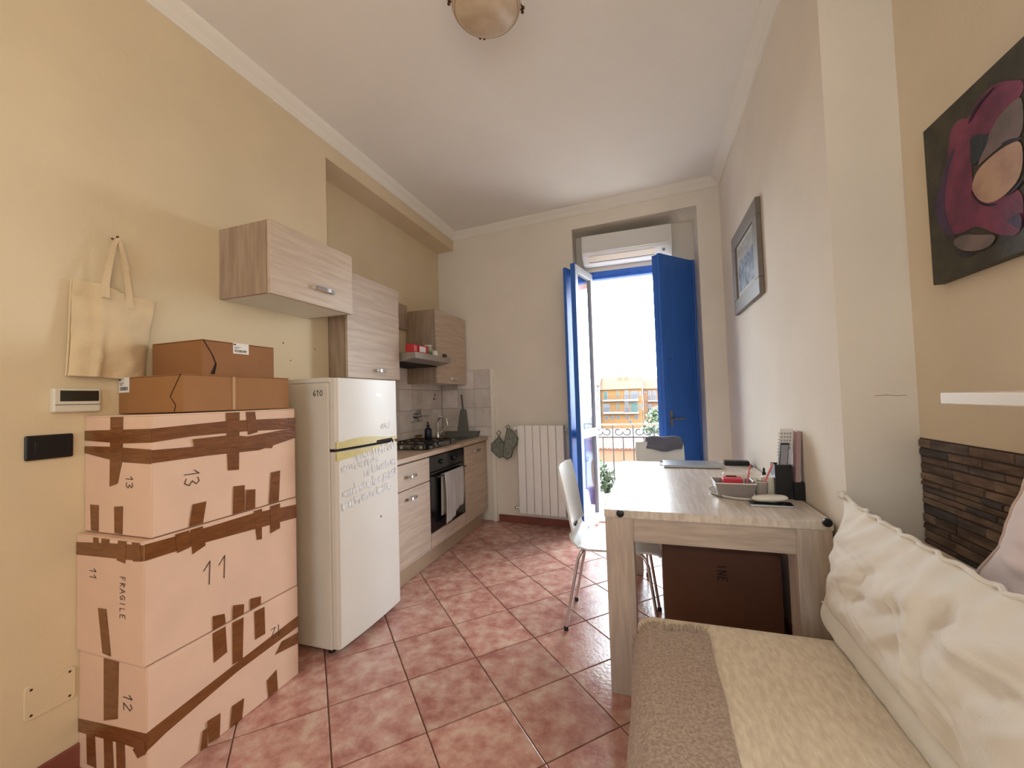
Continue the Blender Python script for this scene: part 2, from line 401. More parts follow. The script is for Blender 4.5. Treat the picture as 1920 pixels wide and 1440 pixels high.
# coved cornices
def cornice(name, path, nrm):
    prof = [(0, -.075), (.007, -.075), (.010, -.066), (.018, -.060), (.030, -.044), (.050, -.026), (.062, -.012), (.066, 0), (0, 0)]
    mb = MB(); n = len(prof); nrm = [Vector(v) for v in nrm]; vs = []
    for p, nn in zip(path, nrm):
        vs += [Vector(p) + nn*a + Vector((0, 0, b)) for a, b in prof]
    fs = [(k, (k+1) % n, n+(k+1) % n, n+k) for k in range(n)] + [tuple(range(n)), tuple(range(2*n-1, n-1, -1))]
    return struct(mb.add(vs, fs).build(name, M_corn))
cornice('trim_1', [(XL, -2.6, H), (XL, fy(XL), H)], [(1, 0, 0), (1, 0, 0)])
cornice('trim_2', [(XL, fy(XL), H), (XR, fy(XR), H)], [(0, -1, 0), (0, -1, 0)])
cornice('trim_3', [(XR, 1.7, H), (XR, fy(XR), H)], [(-1, 0, 0), (-1, 0, 0)])
# white strip that closes the tiled corner
struct(MB().hexa([(-1.552, fy(-1.55)-.03, 0), (-1.512, fy(-1.51)-.03, 0), (-1.512, fy(-1.51), 0), (-1.552, fy(-1.55), 0),
                  (-1.552, fy(-1.55)-.03, 1.565), (-1.512, fy(-1.51)-.03, 1.565), (-1.512, fy(-1.51), 1.565), (-1.552, fy(-1.55), 1.565)]).build('trim_4', M_corn, bevel=.003))
# tiled splashback: 20 cm tiles on the recess wall and on the far wall
inv = XF['wall_left'].inverted(); pr = None
rbox(XN, XN+.004, 2.2, 4.0, .862, 1.562).build('grout_bed', M_splashg, wall_left)
for r in range(4):
    z1 = 1.562-.2*r; z0 = max(z1-.2, .864)
    for k in range(9):
        y1 = 4.0-.2*k
        rbox(XN+.003, XN+.009, y1-.198, y1-.002, z0+.002, z1-.002).build('tile', M_splash, wall_left, bevel=.002, seg=1)
e = Vector((math.cos(TH), math.sin(TH), 0)); nn = Vector((math.sin(TH), -math.cos(TH), 0))
def fbox(mb, s0, s1, d0, d1, z0, z1):
    """box on the far wall: s along the wall from X=-2.16, d out of it"""
    o = Vector((XN, fy(XN), 0)); P = lambda s, d, z: o+e*s+nn*d+Vector((0, 0, z))
    return mb.hexa([P(s0, d0, z0), P(s1, d0, z0), P(s1, d1, z0), P(s0, d1, z0), P(s0, d0, z1), P(s1, d0, z1), P(s1, d1, z1), P(s0, d1, z1)])
fbox(MB(), .0, .612, 0, .004, .862, 1.562).build('grout_bed', M_splashg, wall_far)
for r in range(4):
    z1 = 1.562-.2*r; z0 = max(z1-.2, .864)
    for k in range(3):
        fbox(MB(), .012+.2*k+.002, .012+.2*k+.198, .003, .009, z0+.002, z1-.002).build('tile', M_splash, wall_far, bevel=.002, seg=1)
hk = MB().tube([at(816, 738, X=XN+.012), at(815, 744, X=XN+.03)], .004).tube([at(814, 748, X=XN+.012)+Vector((0, -.015, 0)), at(814, 748, X=XN+.012)+Vector((0, .02, 0))], .006)
tag(hk.build('wall_hook', M_bronze), 'small bronze hook stuck to the splashback tiles', 'hook')

# ------------------------------------------------------------------ balcony door
YF = 4.12
door = struct(thing('door_1', None, None, (-.09, YF, 0)))
fr = MB(); fr.box(NX0, -.53, YF, YF+.07, 0, 2.49).box(.345, NX1, YF, YF+.07, 0, 2.49).box(-.53, .345, YF, YF+.07, 2.415, 2.49)
fr.build('door_frame', M_blue, door, bevel=.004)
rbox(-.53, .345, YF-.012, YF, 2.445, 2.458).build('frame_bead', M_blue, door)
rbox(NX0, NX1, YF, YF+.2, -.05, .02).build('threshold', M_conc, door)
def leaf(hx, ang, side, shut_full):
    """a door leaf hinged at hx; local x runs from the hinge to the free edge, local -y is its room face"""
    o = Vector((hx, YF-.005, 0)); c_, s_ = math.cos(ang), math.sin(ang)
    ax = Vector((c_, s_, 0)); ay = Vector((-s_, c_, 0))
    def bx(mb, x0, x1, y0, y1, z0, z1):
        P = lambda x, y, z: o+ax*x+ay*y+Vector((0, 0, z))
        return mb.hexa([P(x0, y0, z0), P(x1, y0, z0), P(x1, y1, z0), P(x0, y1, z0), P(x0, y0, z1), P(x1, y0, z1), P(x1, y1, z1), P(x0, y1, z1)])
    W = .445; q = -1 if side == 'L' else 1                   # which way the outdoor face lies
    y0, y1 = (0, .045)
    m = MB()
    bx(m, 0, .055, y0, y1, .03, 2.46); bx(m, W-.06, W, y0, y1, .03, 2.46)
    for z0, z1 in ((.03, .12), (.86, .94), (2.39, 2.46)): bx(m, .055, W-.06, y0, y1, z0, z1)
    lf = m.build('door_leaf', M_lwhite, door, bevel=.004)
    for z0, z1 in ((.12, .86), (.94, 2.39)): bx(MB(), .055, W-.06, .02, .024, z0, z1).build('glass_pane', M_glass, lf)
    yi0, yi1 = ((-.03, -.002) if side == 'L' else (.047, .075))
    bx(MB(), W+.001, W+.006, y0, y1, .03, 2.462).build('edge_strip', M_blue, lf)
    if side == 'L':                                          # the folded shutter stands a little off its leaf
        a2 = ang-math.radians(6); ax, ay = Vector((math.cos(a2), math.sin(a2), 0)), Vector((-math.sin(a2), math.cos(a2), 0))
    sh = bx(MB(), .0, W+.006, yi0, yi1, .05, 2.44 if side == 'L' else 2.47).build('shutter_panel', M_blue, door, bevel=.004)
    if side == 'R':
        for a in ((.02, .028), (W-.03, W-.022)): bx(MB(), a[0], a[1], .075, .079, .05, 2.47).build('panel_bead', M_blue, sh)
        hz = 1.03; P = lambda x, y, z: o+ax*x+ay*y+Vector((0, 0, z))
        h = MB(); bx(h, W-.075, W-.045, .075, .083, hz-.07, hz+.07)
        h.tube([P(W-.06, .079, hz), P(W-.06, .12, hz), P(W-.09, .125, hz), P(W-.19, .123, hz)], .008)
        h.build('handle', M_steel, sh, smooth=True)
        bolt = MB(); bolt.tube([P(W-.06, .079, 1.25), P(W-.06, .079, 1.55)], .004); bolt.tube([P(W-.09, .081, 1.55), P(W-.03, .081, 1.55)], .004); bolt.build('latch_rod', M_blue, sh)
    else:
        for z in (.3, 1.25, 2.2): m2 = MB(); P = o+ax*.0+Vector((0, 0, z)); m2.tube([P, P+Vector((0, 0, .1))], .009); m2.build('hinge', M_steel, lf)
    return lf
leaf(-.53, math.radians(180+77), 'L', True)
leaf(.37, math.radians(180+49), 'R', True)

# ------------------------------------------------------------------ air conditioner in the niche
ac = thing('air_conditioner', 'white wall-mounted air conditioner in the niche above the balcony door', 'air conditioner', (-.14, 4.0, 2.47))
a0, a1 = -.55, .255
prof = [(4.115, 2.535), (3.985, 2.515), (3.955, 2.517), (3.878, 2.575), (3.862, 2.592), (3.855, 2.62), (3.87, 2.765), (4.115, 2.775)]
MB().poly([(a0, y, z) for y, z in prof], (a1-a0, 0, 0)).build('housing', M_acw, ac, bevel=.006)
MB().hexa([(a0+.002, 3.851, 2.60), (a1-.002, 3.851, 2.60), (a1-.002, 3.864, 2.60), (a0+.002, 3.864, 2.60), (a0+.002, 3.863, 2.765), (a1-.002, 3.863, 2.765), (a1-.002, 3.877, 2.765), (a0+.002, 3.877, 2.765)]).build('front_panel', M_acw, ac, bevel=.004)
def acp(x, t, d): return Vector((x, 3.878+(3.955-3.878)*t, 2.575+(2.517-2.575)*t)) + Vector((0, -.60, -.80))*d
def acq(x0, x1, t0, t1, d0, d1): return MB().hexa([acp(x0, t0, d0), acp(x1, t0, d0), acp(x1, t1, d0), acp(x0, t1, d0), acp(x0, t0, d1), acp(x1, t0, d1), acp(x1, t1, d1), acp(x0, t1, d1)])
acq(a0+.06, a1-.15, .06, .72, .0005, .004).build('air_flap', M_acv, ac)
acq(a0+.06, a1-.15, .73, .80, .0005, .002).build('air_slot', M_dark, ac)
acq(a1-.085, a1-.06, .2, .5, .0005, .002).build('display', M_greyb, ac)

# ------------------------------------------------------------------ radiator
rs0, rs1 = .93, 1.404; n_ = 6; wd = (rs1-rs0)/n_
rd = thing('radiator', 'white six-section aluminium radiator on the far wall beside the balcony door', 'radiator', (-1.0, fy(-1.0)-.06, .13))
for k in range(n_):
    m = MB(); fbox(m, rs0+k*wd+.0022, rs0+(k+1)*wd-.0022, .03, .105, .125, .982); m.build('radiator_section', M_rad, rd, bevel=.006)
m = MB(); fbox(m, rs0+.004, rs1-.004, .04, .09, .15, .96); m.build('radiator_core', M_dark, rd)
P = lambda s, d, z: Vector((XN, fy(XN), 0))+e*s+nn*d+Vector((0, 0, z))
MB().tube([P(rs0+.005, .065, .95), P(rs0-.03, .065, .95), P(rs0-.03, .0, .95)], .009).build('inlet_pipe', M_rad, rd, smooth=True)
MB().lathe([(.016, 0), (.02, .004), (.02, .034), (.014, .042)], P(rs0-.055, .065, .95), 14, 'X').build('valve_knob', M_rad, rd, smooth=True)
MB().tube([P(rs0+.005, .065, .17), P(rs0-.035, .065, .17), P(rs0-.035, .0, .17)], .009).build('outlet_pipe', M_rad, rd, smooth=True)
MB().lathe([(.012, 0), (.014, .004), (.014, .02), (.010, .026)], P(rs0-.06, .065, .17), 14, 'X').build('return_valve', M_chrome, rd, smooth=True)
MB().lathe([(.014, 0), (.016, .004), (.016, .022), (.012, .026)], P(rs1, .065, .17), 14, 'X').build('end_plug', M_rad, rd, smooth=True)
MB().lathe([(.014, 0), (.016, .004), (.016, .022), (.012, .026)], P(rs1, .065, .93), 14, 'X').build('air_valve', M_chrome, rd, smooth=True)
def outline_sheet(px, Y, th):
    return [at(a, b, Y=Y) for a, b in px]
# pot holder and oven mitt on the radiator valve
def flat_cloth(name, label, cat, px, Yp, grp=None, loop=None):
    r = thing(name, label, cat, at(px[0][0], px[0][1], Y=Yp))
    pts = [at(a, b, Y=Yp) for a, b in px]
    MB().poly(pts, (0, .012, 0)).build('quilted_cloth', M_pot, r, bevel=.004)
    MB().tube([p+Vector((0, .004, 0)) for p in pts], .0045, 6, closed=True).build('piping', M_green, r, smooth=True)
    if loop: MB().tube([at(a, b, Y=Yp+.004) for a, b in loop], .004, 6).build('hanging_loop', M_green, r, smooth=True)
    return r
flat_cloth('pot_holder', 'square grey quilted pot holder with dark green piping hanging by the radiator', 'pot holder',
           [(935, 819), (921, 833), (921, 845), (936, 859), (946, 854), (949, 836)], 3.855, loop=[(935, 819), (931, 811), (935, 807), (939, 811), (935, 819)])
flat_cloth('oven_mitt', 'grey quilted oven mitt with dark green edge hanging from the radiator valve', 'oven mitt',
           [(951, 802), (946, 828), (943, 846), (944, 857), (950, 861), (958, 857), (962, 842), (969, 832), (971, 822), (958, 806)], 3.79, loop=[(951, 803), (948, 800), (953, 797), (956, 803)])

# ================================================================== KITCHEN
def bow_handle(parent, X, yc, zc, L=.13, vert=False):
    """arched chrome bar standing off a front that faces +X"""
    m = MB()
    pts = []; n = 10
    for i in range(n+1):
        t = i/n*2-1; o = .026*(1-abs(t)**3)
        pts.append(Vector((X+.004+o, yc+t*L/2, zc)))
    vs = []
    for p in pts: vs += [p+Vector((0, 0, -.009)), p+Vector((0, 0, .009)), p+Vector((-.005, 0, .009)), p+Vector((-.005, 0, -.009))]
    fs = []
    for i in range(n):
        for k in range(4): fs.append((i*4+k, i*4+(k+1) % 4, i*4+4+(k+1) % 4, i*4+4+k))
    fs += [(3, 2, 1, 0), (n*4, n*4+1, n*4+2, n*4+3)]
    m.add(vs, fs)
    for t in (-.36, .36): m.box(X, X+.026, yc+t*L-.008, yc+t*L+.008, zc-.0095, zc+.0095)
    return m.build('handle', M_chrome, parent, label='arched chrome bar handle', smooth=True)
def wall_cabinet(label, xb, xf, y0, y1, z0, z1, hz, hy=None, L=.13):
    r = thing('wall_cabinet', label, 'cabinet', ((xb+xf)/2, (y0+y1)/2, z0), group=None)
    t = .018
    for ya_ in (y0, y1-t): rbox(xb, xf-.022, ya_, ya_+t, z0, z1).build('side_panel', M_woodv, r)
    rbox(xb, xf-.022, y0+t, y1-t, z0, z0+t).build('bottom_panel', M_white, r)
    rbox(xb, xf-.022, y0+t, y1-t, z1-t, z1).build('top_panel', M_woodv, r)
    rbox(xb, xb+.006, y0+t, y1-t, z0+t, z1-t).build('back_panel', M_white, r)
    d = rbox(xf-.02, xf, y0+.001, y1-.001, z0-.003, z1).build('door', M_woodh, r, bevel=.0015, seg=1)
    bow_handle(d, xf, hy if hy is not None else (y0+y1)/2+.0, hz, L)
    return r
wall_cabinet('grey-oak wall cabinet with a lift-up door above the stacked cartons', XL+.001, -1.635, 1.42, 1.975, 1.775, 2.118, 1.86, 1.745, .15)
wall_cabinet('tall grey-oak wall cabinet hanging directly above the white fridge', XN+.001, -1.815, 2.137, 2.712, 1.42, 2.11, 1.475, 2.46)
wall_cabinet('grey-oak wall cabinet in the kitchen corner to the right of the cooker hood', XN+.012, -1.83, 3.335, 3.95, 1.413, 2.10, 1.46, 3.66)
pn = thing('wall_board', 'narrow dark oak panel on the wall above the cooker hood', 'panel', (XN+.01, 3.02, 1.92))
rbox(XN+.001, XN+.026, 2.716, 3.332, 1.92, 2.155).build('board', M_woodv, pn, bevel=.002, seg=1)
rbox(XN+.004, XN+.022, 2.72, 3.328, 2.155, 2.157).build('edge_band', M_edge, pn)
# cooker hood
hd = thing('cooker_hood', 'slim grey slide-out cooker hood with a dark underside above the hob', 'cooker hood', (-1.93, 3.06, 1.56))
h0, h1 = 2.735, 3.328
MB().poly([(XN+.01, h0, 1.565), (-1.80, h0, 1.565), (-1.70, h0, 1.585), (-1.695, h0, 1.632), (XN+.01, h0, 1.632)], (0, h1-h0, 0)).build('hood_body', mat('hood_grey', (150, 142, 132), .4, .3), hd, bevel=.003, seg=1)
rbox(XN+.05, -1.815, h0+.03, h1-.03, 1.556, 1.565).build('grease_filter', M_dark, hd)
rbox(-1.698, -1.690, h0, h1, 1.584, 1.633).build('front_visor', mat('visor_grey', (160, 152, 140), .35, .3), hd, bevel=.003, seg=1)
c_ = at(833, 667, X=-1.69)
vs = [Vector((-1.690, c_.y+.04*math.cos(a), c_.z+.016*math.sin(a))) for a in [2*math.pi*k/20 for k in range(20)]]
MB().poly(vs, (.006, 0, 0)).build('control_button', M_black, hd)
# packets on the hood
def small_box(name, label, cat, c, dx, dy, dz, m, rot=0, band=None):
    r = thing(name, label, cat, c, rot)
    MB().box(-dx/2, dx/2, -dy/2, dy/2, 0, dz).build('carton', m, r, bevel=.002, seg=1, local=True)
    if band: MB().box(dx/2, dx/2+.0008, -dy*.42, dy*.2, dz*.2, dz*.85).build('printed_panel', band, r, local=True)
    MB().box(-dx/2, dx/2, -dy/2, -dy/2+.0012, dz, dz+.0015).build('flap', m, r, local=True)
    return r
small_box('tea_carton', 'red carton lying on the cooker hood nearest the tall cabinet', 'carton', (-1.76, 2.80, 1.6325), .07, .075, .065, M_red, .1, M_pinkp)
small_box('food_carton', 'red and white printed carton on the middle of the cooker hood', 'carton', (-1.755, 2.925, 1.6325), .06, .14, .068, M_red, -.05, M_paper)
bgp = thing('snack_bag', 'crumpled green and white snack bag on the cooker hood', 'bag', (-1.76, 3.06, 1.641))
def bagf(u, v):
    a = 2*math.pi*u; r = (.045+.012*math.sin(3*a+v*4))*(math.sin(math.pi*min(max(v, .06), .94))**.5)
    return (r*.7*math.cos(a), r*math.sin(a), .075*v+.006*math.sin(5*a))
MB().grid(bagf, 20, 10).build('bag_body', mat('green_foil', (96, 140, 84), .35, col2=(220, 220, 206), vscale=25), bgp, smooth='all', local=True)
MB().box(-.02, .02, -.03, .03, .074, .082).build('bag_seal', M_paper, bgp, local=True)
jr = thing('glass_cup', 'small upturned white cup at the end of the cooker hood by the corner cabinet', 'cup', (-1.755, 3.15, 1.6325))
MB().lathe([(.028, 0), (.033, .002), (.028, .04), (.02, .052), (.004, .055)], seg=18).build('cup_body', M_gwhite, jr, smooth=True, local=True)
MB().tube([(0, .026, .012), (0, .045, .018), (0, .043, .036), (0, .024, .042)], .004, 6).build('cup_handle', M_gwhite, jr, smooth=True, local=True)
jt = thing('storage_jar', 'dark glass jar with a pointed lid knob behind the cartons on the hood', 'jar', (-1.90, 3.10, 1.6325))
MB().lathe([(.04, 0), (.045, .005), (.045, .07), (.036, .085)], seg=18).build('jar_body', mat('dark_glass', (70, 66, 62), .2), jt, smooth=True, local=True)
MB().lathe([(.04, .085), (.04, .095), (.008, .105), (.006, .135), (.003, .14)], seg=18).build('jar_lid', M_greyb, jt, smooth=True, local=True)

# base units
XB = -1.62
def carcass(r, y0, y1):
    for ya_ in (y0, y1-.018): rbox(XN+.01, XB-.022, ya_, ya_+.018, .11, .825).build('side_panel', M_woodv, r)
    rbox(XN+.01, XB-.022, y0+.018, y1-.018, .11, .128).build('bottom_panel', M_white, r)
    rbox(XN+.01, XN+.016, y0+.018, y1-.018, .128, .825).build('back_panel', M_white, r)
u1 = thing('base_cabinet', 'grey-oak base cabinet with drawer over door between the fridge and the oven', 'cabinet', (-1.88, 2.5, 0)); carcass(u1, 2.225, 2.79)
d = rbox(XB-.02, XB, 2.227, 2.788, .64, .815).build('drawer_front', M_woodh, u1, bevel=.0015, seg=1); bow_handle(d, XB, 2.52, .725)
d = rbox(XB-.02, XB, 2.227, 2.788, .115, .634).build('door', M_woodh, u1, bevel=.0015, seg=1); bow_handle(d, XB, 2.52, .57)
u2 = thing('base_cabinet', 'grey-oak base cabinet with one door in the kitchen corner under the sink', 'cabinet', (-1.88, 3.7, 0)); carcass(u2, 3.415, 3.945)
d = rbox(XB-.02, XB, 3.417, 3.943, .115, .815).build('door', M_woodh, u2, bevel=.0015, seg=1); bow_handle(d, XB, 3.70, .755)
for r, ys in ((u1, (2.3, 2.72)), (u2, (3.5, 3.9))):
    for y in ys:
        for x in (-1.72, -2.08): MB().lathe([(.02, 0), (.02, .012), (.012, .02), (.012, .11)], (x, y, 0), 10).build('adjustable_foot', M_black, r, smooth=True)
pl = tag(rbox(XB-.03, XB-.014, 2.225, 3.80, .004, .106).build('kitchen_plinth', M_edge), 'pale oak plinth board running along the floor under the kitchen units', 'plinth')
ov = thing('oven', 'black built-in electric oven under the gas hob', 'oven', (-1.88, 3.1, .22))
rbox(XN+.05, XB-.024, 2.80, 3.405, .235, .80).build('oven_body', M_dark, ov)
rbox(XB-.022, XB-.002, 2.795, 3.41, .695, .815).build('control_panel', M_glassblack, ov, bevel=.002, seg=1)
dr = rbox(XB-.022, XB, 2.795, 3.41, .232, .69).build('oven_door', M_glassblack, ov, bevel=.003)
rbox(XB, XB+.001, 2.86, 3.345, .30, .60).build('door_glass', mat('oven_glass', (8, 9, 14), .05), dr)
hh = MB().tube([(XB+.036, 2.84, .655), (XB+.036, 3.365, .655)], .0075); hh.tube([(XB, 2.88, .655), (XB+.036, 2.88, .655)], .006).tube([(XB, 3.33, .655), (XB+.036, 3.33, .655)], .006)
hh.build('handle', M_black, dr, smooth=True)
for y in (2.98, 3.20): MB().lathe([(.021, 0), (.021, .006), (.016, .02), (.014, .022)], (XB-.002, y, .755), 16, 'X').build('knob', M_black, ov, smooth=True)
tag(rbox(XB-.02, XB, 2.795, 3.41, .115, .226).build('filler_drawer_front', M_woodh, bevel=.0015, seg=1), 'low oak drawer front below the oven', 'drawer front')
# towel over the oven handle
tw = thing('dish_towel', 'pale grey dish towel hanging over the oven door handle', 'towel', (XB+.05, 3.2, .25))
def twf(u, v):
    y = 2.945+.345*u+.015*math.sin(v*3)
    L = .40-.07*u+.02*math.sin(6*u)
    z = .668-L*v; x = XB+.046+.006*math.sin(14*u+v*2)*v+.004*math.sin(31*u)*v
    if v < .06: x = XB+.036+.011*math.sin(v/.06*math.pi/2); z = .655+.011*math.cos(v/.06*math.pi/2)
    return (x, y, z)
MB().grid(twf, 28, 24, (-.003, 0, 0)).build('towel_front', M_towel, tw, smooth='all')
MB().grid(lambda u, v: (XB+.024-.006*v+.003*math.sin(10*u)*v, 2.93+.35*u, .663-.33*v), 14, 10, (-.003, 0, 0)).build('towel_back', M_towel, tw, smooth='all')
# worktop
wt = thing('kitchen_worktop', 'oak laminate kitchen worktop running from the fridge to the far corner', 'worktop', (-1.88, 3.1, .826))
mb = MB(); mb.hexa([(XN+.01, 2.21, .828), (-1.598, 2.21, .828), (-1.598, fy(-1.598)-.015, .828), (XN+.01, fy(XN)-.02, .828),
                    (XN+.01, 2.21, .862), (-1.598, 2.21, .862), (-1.598, fy(-1.598)-.015, .862), (XN+.01, fy(XN)-.02, .862)])
mb.build('worktop_board', M_counter, wt, bevel=.003)
rbox(XN+.011, XN+.03, 2.21, 3.98, .8625, .885).build('rear_upstand', M_counter, wt, bevel=.003)
hb = thing('gas_hob', 'black four-burner gas hob with cast-iron grates on the worktop', 'hob', (-1.9, 3.1, .8625))
g0, g1, gx0, gx1 = 2.835, 3.345, -2.10, -1.66
rbox(gx0, gx1, g0, g1, .8625, .869).build('hob_plate', M_glassblack, hb, bevel=.003)
for bx_, by_, br in ((-1.99, 2.97, .045), (-1.99, 3.21, .036), (-1.80, 2.97, .036), (-1.80, 3.21, .028)):
    b = MB().lathe([(br, 0), (br, .01), (br*.8, .014), (br*.8, .02), (br*.3, .022)], (bx_, by_, .869), 18).build('burner', M_steel, hb, smooth=True)
    MB().lathe([(br*.75, .02), (br*.75, .026), (br*.5, .028)], (bx_, by_, .8695), 18).build('burner_cap', M_black, b, smooth=True)
for y0, y1 in ((2.855, 3.085), (3.095, 3.325)):
    m = MB(); z = .905
    m.tube([(-2.08, y0, z), (-1.71, y0, z), (-1.71, y1, z), (-2.08, y1, z)], .005, 6, closed=True)
    yc = (y0+y1)/2
    for xx in (-1.99, -1.80):
        for dx, dy in ((.07, 0), (-.07, 0), (0, .105), (0, -.105)):
            m.tube([(xx+dx*.4, yc+dy*.35, z), (xx+dx, yc+dy, z)], .0045, 6)
    for xx in (-2.08, -1.71):
        for yy in (y0, y1): m.tube([(xx, yy, .868), (xx, yy, z)], .005, 6)
    m.build('pan_grate', M_black, hb, smooth=True)
for k in range(4): MB().lathe([(.014, 0), (.014, .014), (.01, .018)], (-1.685, 2.93+.09*k, .869), 14).build('knob', M_greyb, hb, smooth=True)
sk = thing('kitchen_sink', 'stainless steel inset sink in the corner of the worktop', 'sink', (-1.88, 3.66, .863))
m = MB(); s0, s1, sx0, sx1 = 3.43, 3.88, -2.10, -1.68
m.box(sx0, sx1, s0, s0+.03, .8625, .867).box(sx0, sx1, s1-.03, s1, .8625, .867).box(sx0, sx0+.07, s0+.03, s1-.03, .8625, .867).box(sx1-.03, sx1, s0+.03, s1-.03, .8625, .867)
m.build('sink_rim', M_steel, sk, bevel=.0015, seg=1)
rbox(sx0+.07, sx1-.03, s0+.03, s1-.03, .8625, .8645).build('basin', mat('basin_steel', (110, 108, 104), .3, 1), sk)
MB().lathe([(.03, .8646), (.03, .866), (.01, .866)], (-1.85, 3.66, 0), 16).build('drain', M_chrome, sk, smooth=True)
fc = thing('sink_mixer_tap', 'curved chrome mixer tap standing at the kitchen sink', 'tap', (-2.055, 3.72, .867))
b = Vector((-2.055, 3.72, .867))
MB().lathe([(.024, 0), (.024, .03), (.018, .05), (.016, .06)], b, 16).build('tap_body', M_chrome, fc, smooth=True)
pts = [b+Vector((0, 0, .05)), b+Vector((0, 0, .15))] + [b+Vector((.055-.055*math.cos(a), .0, .165+.055*math.sin(a))) for a in [math.pi*k/8 for k in range(0, 8)]] + [b+Vector((.112, 0, .15))]
MB().tube(pts, .011, 10).build('spout', M_chrome, fc, smooth=True)
MB().lathe([(.014, 0), (.014, .02)], pts[-1]-Vector((0, 0, .02)), 12).build('nozzle', M_chrome, fc, smooth=True)
MB().tube([b+Vector((0, 0, .04)), b+Vector((.03, .04, .07)), b+Vector((.06, .06, .11))], .007).build('lever', M_chrome, fc, smooth=True)
sp = thing('soap_dispenser', 'navy blue pump soap bottle between the hob and the tap', 'soap bottle', (-2.05, 3.52, .8628))
MB().lathe([(.034, 0), (.036, .004), (.036, .10), (.03, .118), (.014, .128), (.014, .14)], seg=20).build('bottle_body', M_soap, sp, smooth=True, local=True)
MB().lathe([(.016, .14), (.016, .155), (.006, .157), (.006, .178)], seg=14).tube([(0, 0, .178), (.0, -.012, .18), (.012, -.035, .176)], .006).build('pump_head', M_black, sp, smooth=True, local=True)
vl = thing('wall_valve', 'square chrome wall valve with a lever on the splashback tiles', 'valve', (XN+.02, 3.49, 1.03))
c1 = at(770, 768, X=XN+.012); c2 = at(790, 791, X=XN+.012)
rbox(XN+.0092, XN+.016, c1.y, c2.y, c2.z, c1.z).build('cover_plate', M_chrome, vl, bevel=.006)
c = Vector((XN+.016, (c1.y+c2.y)/2, (c1.z+c2.z)/2))
MB().lathe([(.026, 0), (.026, .02), (.02, .03)], c, 16, 'X').build('valve_body', M_steel, vl, smooth=True)
MB().tube([c+Vector((.028, 0, .0)), c+Vector((.05, .03, 0)), c+Vector((.06, .13, -.005))], .008).build('lever', M_chrome, vl, smooth=True)
rb = thing('dish_sponge', 'small brown sponge resting behind the soap bottle', 'sponge', (-2.10, 3.43, .869))
MB().box(-.018, .018, -.035, .035, .0, .05).build('sponge_body', M_cardb, rb, bevel=.005, local=True)
MB().box(-.0185, .0185, -.0355, .0355, .05, .058).build('scouring_pad', M_green, rb, bevel=.002, local=True)
# grey paddle hung on the far tiles and grey tray
gp = thing('hanging_grey_board', 'grey paddle-shaped board with a thin handle leaning in the kitchen corner', 'board', (-1.86, 3.93, .862))
gpx = [(862, 770), (857, 813), (879, 813), (874, 769), (871, 767), (864, 767)]
MB().poly([at(a, b_, Y=3.955) for a, b_ in gpx], (0, .012, 0)).build('board_blade', M_greyb, gp, bevel=.003)
MB().tube([at(868, 768, Y=3.958), at(865, 740, Y=3.958)], .0085).build('board_handle', mat('brown_grey', (96, 80, 72), .6), gp, smooth=True)
gt = thing('draining_tray', 'low grey plastic tray at the back of the sink corner', 'tray', (-1.84, 3.91, .863))
MB().hexa([(-2.05, 3.885, .863), (-1.70, 3.885, .863), (-1.70, 3.935, .863), (-2.05, 3.935, .863), (-2.07, 3.880, .915), (-1.68, 3.880, .915), (-1.68, 3.94, .915), (-2.07, 3.94, .915)]).build('tray_body', M_greyb, gt, bevel=.004)
MB().tube([(-2.07, 3.88, .917), (-1.68, 3.88, .917), (-1.68, 3.94, .917), (-2.07, 3.94, .917)], .004, 6, closed=True).build('tray_rim', M_greyb, gt, smooth=True)

# ------------------------------------------------------------------ fridge
fg = thing('fridge_freezer', 'white two-door fridge-freezer with torn sticker residue and yellowed tape', 'fridge', (-1.71, 1.92, 0))
fx, y0, y1, zt = -1.532, 1.66, 2.185, 1.372
rbox(-1.945, fx, y0, y1, .03, zt-.012).build('cabinet_body', M_fridges, fg, bevel=.006)
rbox(-1.95, fx+.01, y0-.002, y1+.002, zt-.012, zt+.012).build('top_cover', M_fridge, fg, bevel=.004)
for x in (-1.90, -1.57):
    for y in (y0+.04, y1-.04): MB().lathe([(.018, 0), (.018, .01), (.01, .014), (.01, .032)], (x, y, 0), 10).build('foot', M_black, fg, smooth=True)
rbox(fx-.02, fx-.004, y0+.004, y1-.004, .02, .03).build('base_grille', M_dark, fg)
def frdoor(z0, z1):
    m = MB(); pr_ = [(fx+.004, y0), (fx+.036, y0), (fx+.046, y0+.012)]
    for k in range(1, 9): t = k/9; pr_.append((fx+.046+.010*math.sin(math.pi*t), y0+.012+(y1-y0-.024)*t))
    pr_ += [(fx+.046, y1-.012), (fx+.036, y1), (fx+.004, y1)]
    return m.poly([(x, y, z0) for x, y in pr_], (0, 0, z1-z0)).build('door', M_fridge, fg, bevel=.004)
dl = frdoor(.038, 1.008); du = frdoor(1.022, 1.382)
rbox(fx-.002, fx+.03, y0+.004, y1-.004, 1.008, 1.022).build('door_gap_gasket', M_dark, fg)
def fface(y, off=.0): t = min(max((y-y0-.012)/(y1-y0-.024), 0), 1); return fx+.046+.010*math.sin(math.pi*t)+off
def fstrip(ya, yb, zf0, zf1, m, parent, name, off=.0012, n=12):
    mb = MB()
    mb.grid(lambda u, v: (fface(ya+(yb-ya)*u, off), ya+(yb-ya)*u, zf0(u)+(zf1(u)-zf0(u))*v), n, 1, (-.0009, 0, 0))
    return mb.build(name, m, parent)
fstrip(y0+.012, y1-.012, lambda u: 1.024, lambda u: 1.055+.012*math.sin(5*u), M_yellow, du, 'yellow_tape')
fstrip(y0+.012, y1-.012, lambda u: .965+.022*u, lambda u: 1.006, M_yellow, dl, 'yellow_tape')
